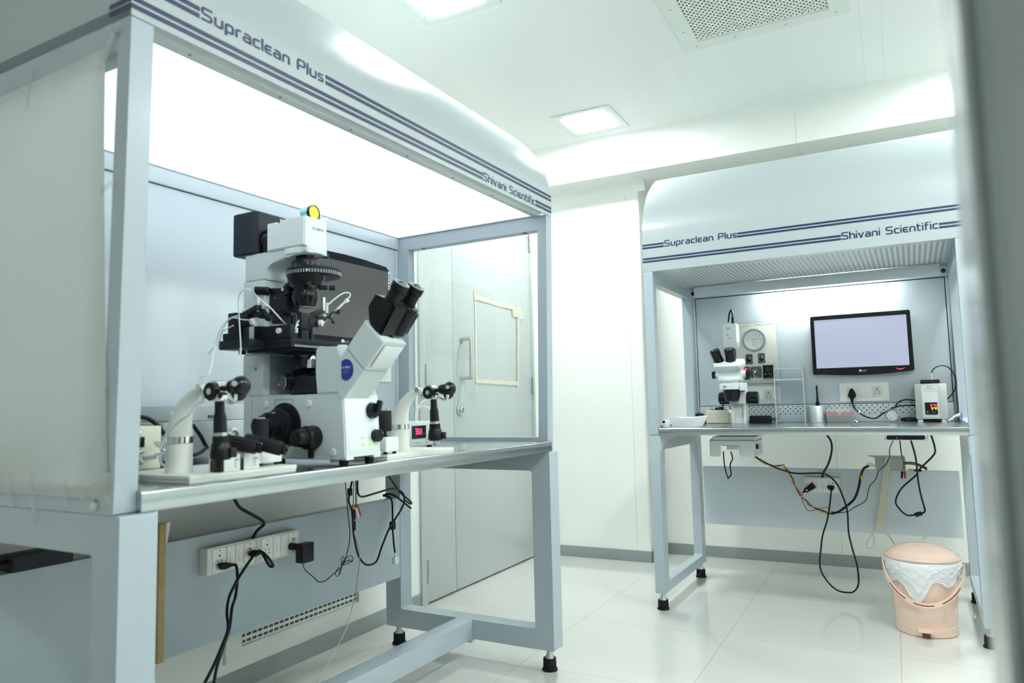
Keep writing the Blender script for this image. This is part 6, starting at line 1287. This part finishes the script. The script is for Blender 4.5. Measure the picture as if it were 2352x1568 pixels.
a, b_ = Vector((.604, .622, .499)), Vector((.566, .600, .473)); m = MB(); m.cyl(a, b_, .0155, .012, n=18, ch=.002); m.cyl(b_, b_+(b_-a)*.3, .006, .003, n=12); T.part('body', m, 'black_plastic')
m = MB(); m.sphere((.575, .5885, .478), .0030); T.part('light', m, 'led_red')
m = MB(); m.tube([(.556, .595, .466)]+CB['b_j'][1:], .0013); T.part('lead', m, 'black_plastic')
T = Thing('electric_cable', 'B', (.68, .62, .49), 'long black cord hanging in a big loop to the floor under the far bench', 'power cord')
m = MB(); m.lathe((.664, .620, .492), (1, -.05, 0), [(0, .006), (.006, .0095), (.022, .0095), (.030, .006)], 18); m.box(.670, .690, .612, .635, .478, .492, b=.003); T.part('plug', m, 'black_plastic')
low = [(x_, y_, max(z_, .004)) for x_, y_, z_ in CB['b_b']]; m = MB(); m.tube(low+[(.680, .615, .484)], .0038); T.part('cord', m, 'black_plastic')
m = MB(); m.tube(CB['b_a'], .0048); solo('electric_cable', 'B', CB['b_a'][2], m, 'black_plastic', 'short thick black cord from the worktop to the socket box under the far bench', 'power cord')
T = Thing('wire_bundle', 'B', CB['b_c1'][5], 'twisted red, yellow and black wires sagging under the far bench', 'wires')
for k_, mt_ in (('b_c1', 'red_plastic'), ('b_c2', 'yellow_plastic'), ('b_c3', 'black_plastic')):
    P_ = CB[k_]; Q_ = []; ph = {'b_c1': 0, 'b_c2': 2.1, 'b_c3': 4.2}[k_]
    for i in range(len(P_)-1):
        for j in range(3):
            t_ = j/3; v = Vector(P_[i]).lerp(Vector(P_[i+1]), t_); an = (i*3+j)*1.1+ph; Q_.append(v+Vector((cos(an)*.003, sin(an)*.003, sin(an)*.0025)))
    m = MB(); m.tube(Q_, .0024, n=6, sub=2); T.part('wire', m, mt_)
for i_ in (3, 6, 9):
    p_ = Vector(CB['b_c1'][i_]); m = MB(); m.obox(p_, (1, 0, -.5), Y, (.5, 0, 1), .010, .012, .006, b=.001); T.part('clip', m, 'ivory' if i_ != 9 else 'black_matte')
m = MB(); m.tube(CB['b_d'], .0055); p_ = Vector(CB['b_d'][5]); m.m = 1; m.obox(p_+Vector((.005, 0, -.008)), X, Y, Z, .012, .014, .016, b=.001); solo('cable_sleeve', 'B', CB['b_d'][3], m, ['black_plastic', 'yellow_plastic'], 'thick black cable sleeve rising to the wall box under the far bench', 'cable')
m = MB(); m.tube(CB['b_e'], .0020); solo('cable', 'B', CB['b_e'][4], m, 'black_plastic', 'thin black cable from the slim unit swinging left to the wire bundle', 'cable')
T = Thing('audio_lead', 'B', CB['b_g'][0], 'thin lead with one black and one red phono plug under the far bench', 'cable')
m = MB(); m.tube(CB['b_g'], .0018); m.tube(CB['b_g2'], .0014); T.part('lead', m, 'black_plastic')
for k_, mt_ in (('b_gk', 'black_plastic'), ('b_gr', 'red_plastic')): m = MB(); m.cyl(*CB[k_], .0052, .0042, n=12, ch=.001); m.cyl(CB[k_][1], Vector(CB[k_][1])+Vector((0, 0, -.005)), .003); T.part('phono_plug', m, mt_)
T = Thing('electric_cable', 'B', CB['b_h'][0], 'black cord with a round ferrite hanging in a drop shape under the far bench', 'power cord')
m = MB(); m.tube(CB['b_h'], .0038); T.part('cord', m, 'black_plastic')
m = MB(); a, b_ = CB['b_hf']; m.cyl(a, b_, .0095, n=16, ch=.003); T.part('ferrite', m, 'black_matte')
m = MB(); m.tube(CB['b_i'], .0030); m.tube([(p_[0], p_[1]-.01, p_[2]-.006) for p_ in CB['b_i']], .0026); m.m = 1; a, b_ = CB['b_iy']; m.cyl(a, b_, .0055, n=12, ch=.001); m.m = 0; m.cyl(b_, Vector(b_)+Vector((.03, 0, 0)), .005, n=12); solo('video_lead', 'B', CB['b_i'][1], m, ['black_plastic', 'yellow_plastic'], 'black video lead with a yellow plug on the back panel edge, far bench', 'cable')
T = Thing('trunking_box', 'B', (.93, .66, .61), 'grey metal trunking box on top of the back panel under the far bench', 'box')
m = MB(); m.box(.8740, .9990, .640, .700, .5790, .6320, b=.001); m.prism([(.845, .640), (.996, .640), (.999, .633), (.874, .633)], 'y', .640, .700); T.part('body', m, 'box_grey')
m = MB(); m.box(.9370, .9385, .6392, .6402, .597, .618); T.part('slot', m, 'gap_dark')
m = MB(); m.prism([(.918, .6420), (.944, .6420), (.889, .2870), (.857, .2870)], 'y', .6375, .6390); tq = solo('masking_tape', 'B', (.90, .64, .45), m, 'tape', 'long pale masking tape strip slanting down the back panel under the far bench', 'tape')
m = MB(); rnd = random.Random(3)
for k in range(6): c0 = Vector((.855+rnd.uniform(-.02, .02), .648, .588+rnd.uniform(-.01, .01))); m.quad(c0, c0+Vector((.02, -.004, rnd.uniform(-.006, .01))), c0+Vector((.024, -.006, .012)), c0+Vector((.004, 0, .014)))
solo('tape_scraps', 'B', (.86, .648, .59), m, 'tape_clear', 'crumpled tape scraps where the black sleeve meets the metal box', 'tape')
for k_, lb in (('b_l1', 'thin beige wire loop hanging below the back panel, left of the bin'), ('b_l2', 'thin beige wire dropping behind the bin, left one of the close pair'), ('b_l3', 'thin beige wire dropping behind the bin, right one of the close pair'), ('b_l4', 'thin grey wire above the bin lid, left one of the two'), ('b_l5', 'thin grey wire above the bin lid, right one of the two')):
    m = MB(); m.tube(CB[k_], .0012, n=6); a = Vector(CB[k_][0]); m.tube([a, a+Vector((0, -.006, .03))], .0012, n=6, sub=1); solo('thin_wire', 'B', a, m, 'cable_beige', lb, 'wire', 'thin wires hanging below the far back panel')

# pedal bin
bc = Vector((3.352, -.060, 0))
T = Thing('pedal_bin', 'W', bc, 'round pink plastic pedal bin with a domed lid under the far bench', 'bin')
m = MB(); m.lathe(bc+Vector((0, 0, .001)), Z, [(0, .106), (.002, .108), (.033, .1085), (.0345, .1065), (.26, .1235), (.268, .125)], 64)
body = T.part('body', m, 'bin_pink')
m = MB(); m.lathe(bc+Vector((0, 0, .283)), Z, [(0, .124), (.0, .1325), (.006, .1345), (.012, .132), (.013, .124), (.016, .121), (.030, .105), (.044, .072), (.050, .040), (.051, .001)], 64, capped=False); lid = T.part('lid', m, 'bin_pink')
m = MB(); q_ = []
for i in range(15): a = radians(-60+120*i/14); q_.append((bc.x-.028+.01+.045*cos(a)-.03, bc.y+.065*sin(a), .3285+.004*cos(a)))
m.tube(q_, .003, n=8); T.part('lid_grip', m, 'bin_pink', lid)
m = MB(); px_ = bc.x-.1085
m.box(px_-.030, px_+.006, bc.y-.022, bc.y+.034, .0245, .0350, b=.003)
for k in range(9): m.box(px_-.028, px_-.004, bc.y-.019+k*.0058, bc.y-.0170+k*.0058, .0350, .0365)
T.part('pedal', m, 'bin_pink')
m = MB(); m.box(px_-.003, px_+.004, bc.y-.008, bc.y+.018, .002, .0245); T.part('pedal_slot', m, 'bin_dark')
# carrying handle hanging in front
m = MB(); hp_ = []
for i in range(33):
    a = radians(180*i/32); hp_.append((bc.x-.012-.128*sin(a)**.8, bc.y+.1405*cos(a), .262-.135*sin(a)**1.15))
secs = []
for i, p_ in enumerate(hp_):
    v = Vector(p_); d_ = (Vector(hp_[min(i+1, 32)])-Vector(hp_[max(i-1, 0)])).normalized(); o_ = Vector((v.x-bc.x-.0, v.y-bc.y, 0)).normalized(); n_ = d_.cross(o_).normalized()
    secs.append([v+n_*.0080+o_*.0020, v-n_*.0080+o_*.0020, v-n_*.0080-o_*.0020, v+n_*.0080-o_*.0020])
m.loft(secs); hd_ = T.part('handle', m, 'bin_pink')
for i0, i1 in ((6, 11), (13, 18), (20, 26)):
    m = MB()
    for i in range(i0, i1):
        q_ = []
        for j in (i, i+1):
            v = Vector(hp_[j]); d_ = (Vector(hp_[j+1])-Vector(hp_[j-1])).normalized(); o_ = Vector((v.x-bc.x, v.y-bc.y, 0)).normalized(); n_ = d_.cross(o_).normalized(); q_.append((v+o_*.0022+n_*.0024, v+o_*.0022-n_*.0024))
        m.quad(q_[0][0], q_[0][1], q_[1][1], q_[1][0])
    T.part('handle_slot', m, 'bin_dark', hd_)
# liner bag folded over the rim
m = MB(); rnd = random.Random(11); NA = 144
def drop(a):      # how low the bag hangs round the rim; a = angle, pi faces the camera
    f_ = a % (2*pi); s_ = math.exp(-((f_-radians(196))/.42)**2)
    return .060+.012*sin(3*f_+1)+.085*math.exp(-((f_-radians(172))/.55)**2)*.9+.02*sin(7*f_)
secs = []
def crease(a, k): return abs(sin(7*a+k*.55))**3*.5+abs(sin(12.5*a-k*.8+1))**5*.5+abs(sin(19*a+k*1.3))**4*.25
KN = 14
for k in range(KN+1):
    sec = []
    for i in range(NA):
        a = 2*pi*i/NA; t_ = k/KN; h_ = drop(a)*t_; z_ = .2815-h_
        rb = .1065+(z_-.0345)*.0754
        rr = rb+.0055+.0045*crease(a, k)*min(1, k/3)+.004*sin(pi*min(1, t_*1.2))+.003*abs(sin(k*1.1+2*sin(2*a)))
        if k == 0: rr = .1265
        sec.append((bc.x+rr*cos(a), bc.y+rr*sin(a), z_+.003*sin(9*a+k)*(k > 0)))
    secs.append(sec)
m.loft(secs, closed_ends=False); T.part('liner_bag', m, 'bag', label='white plastic liner bag folded over the rim', angle=40)
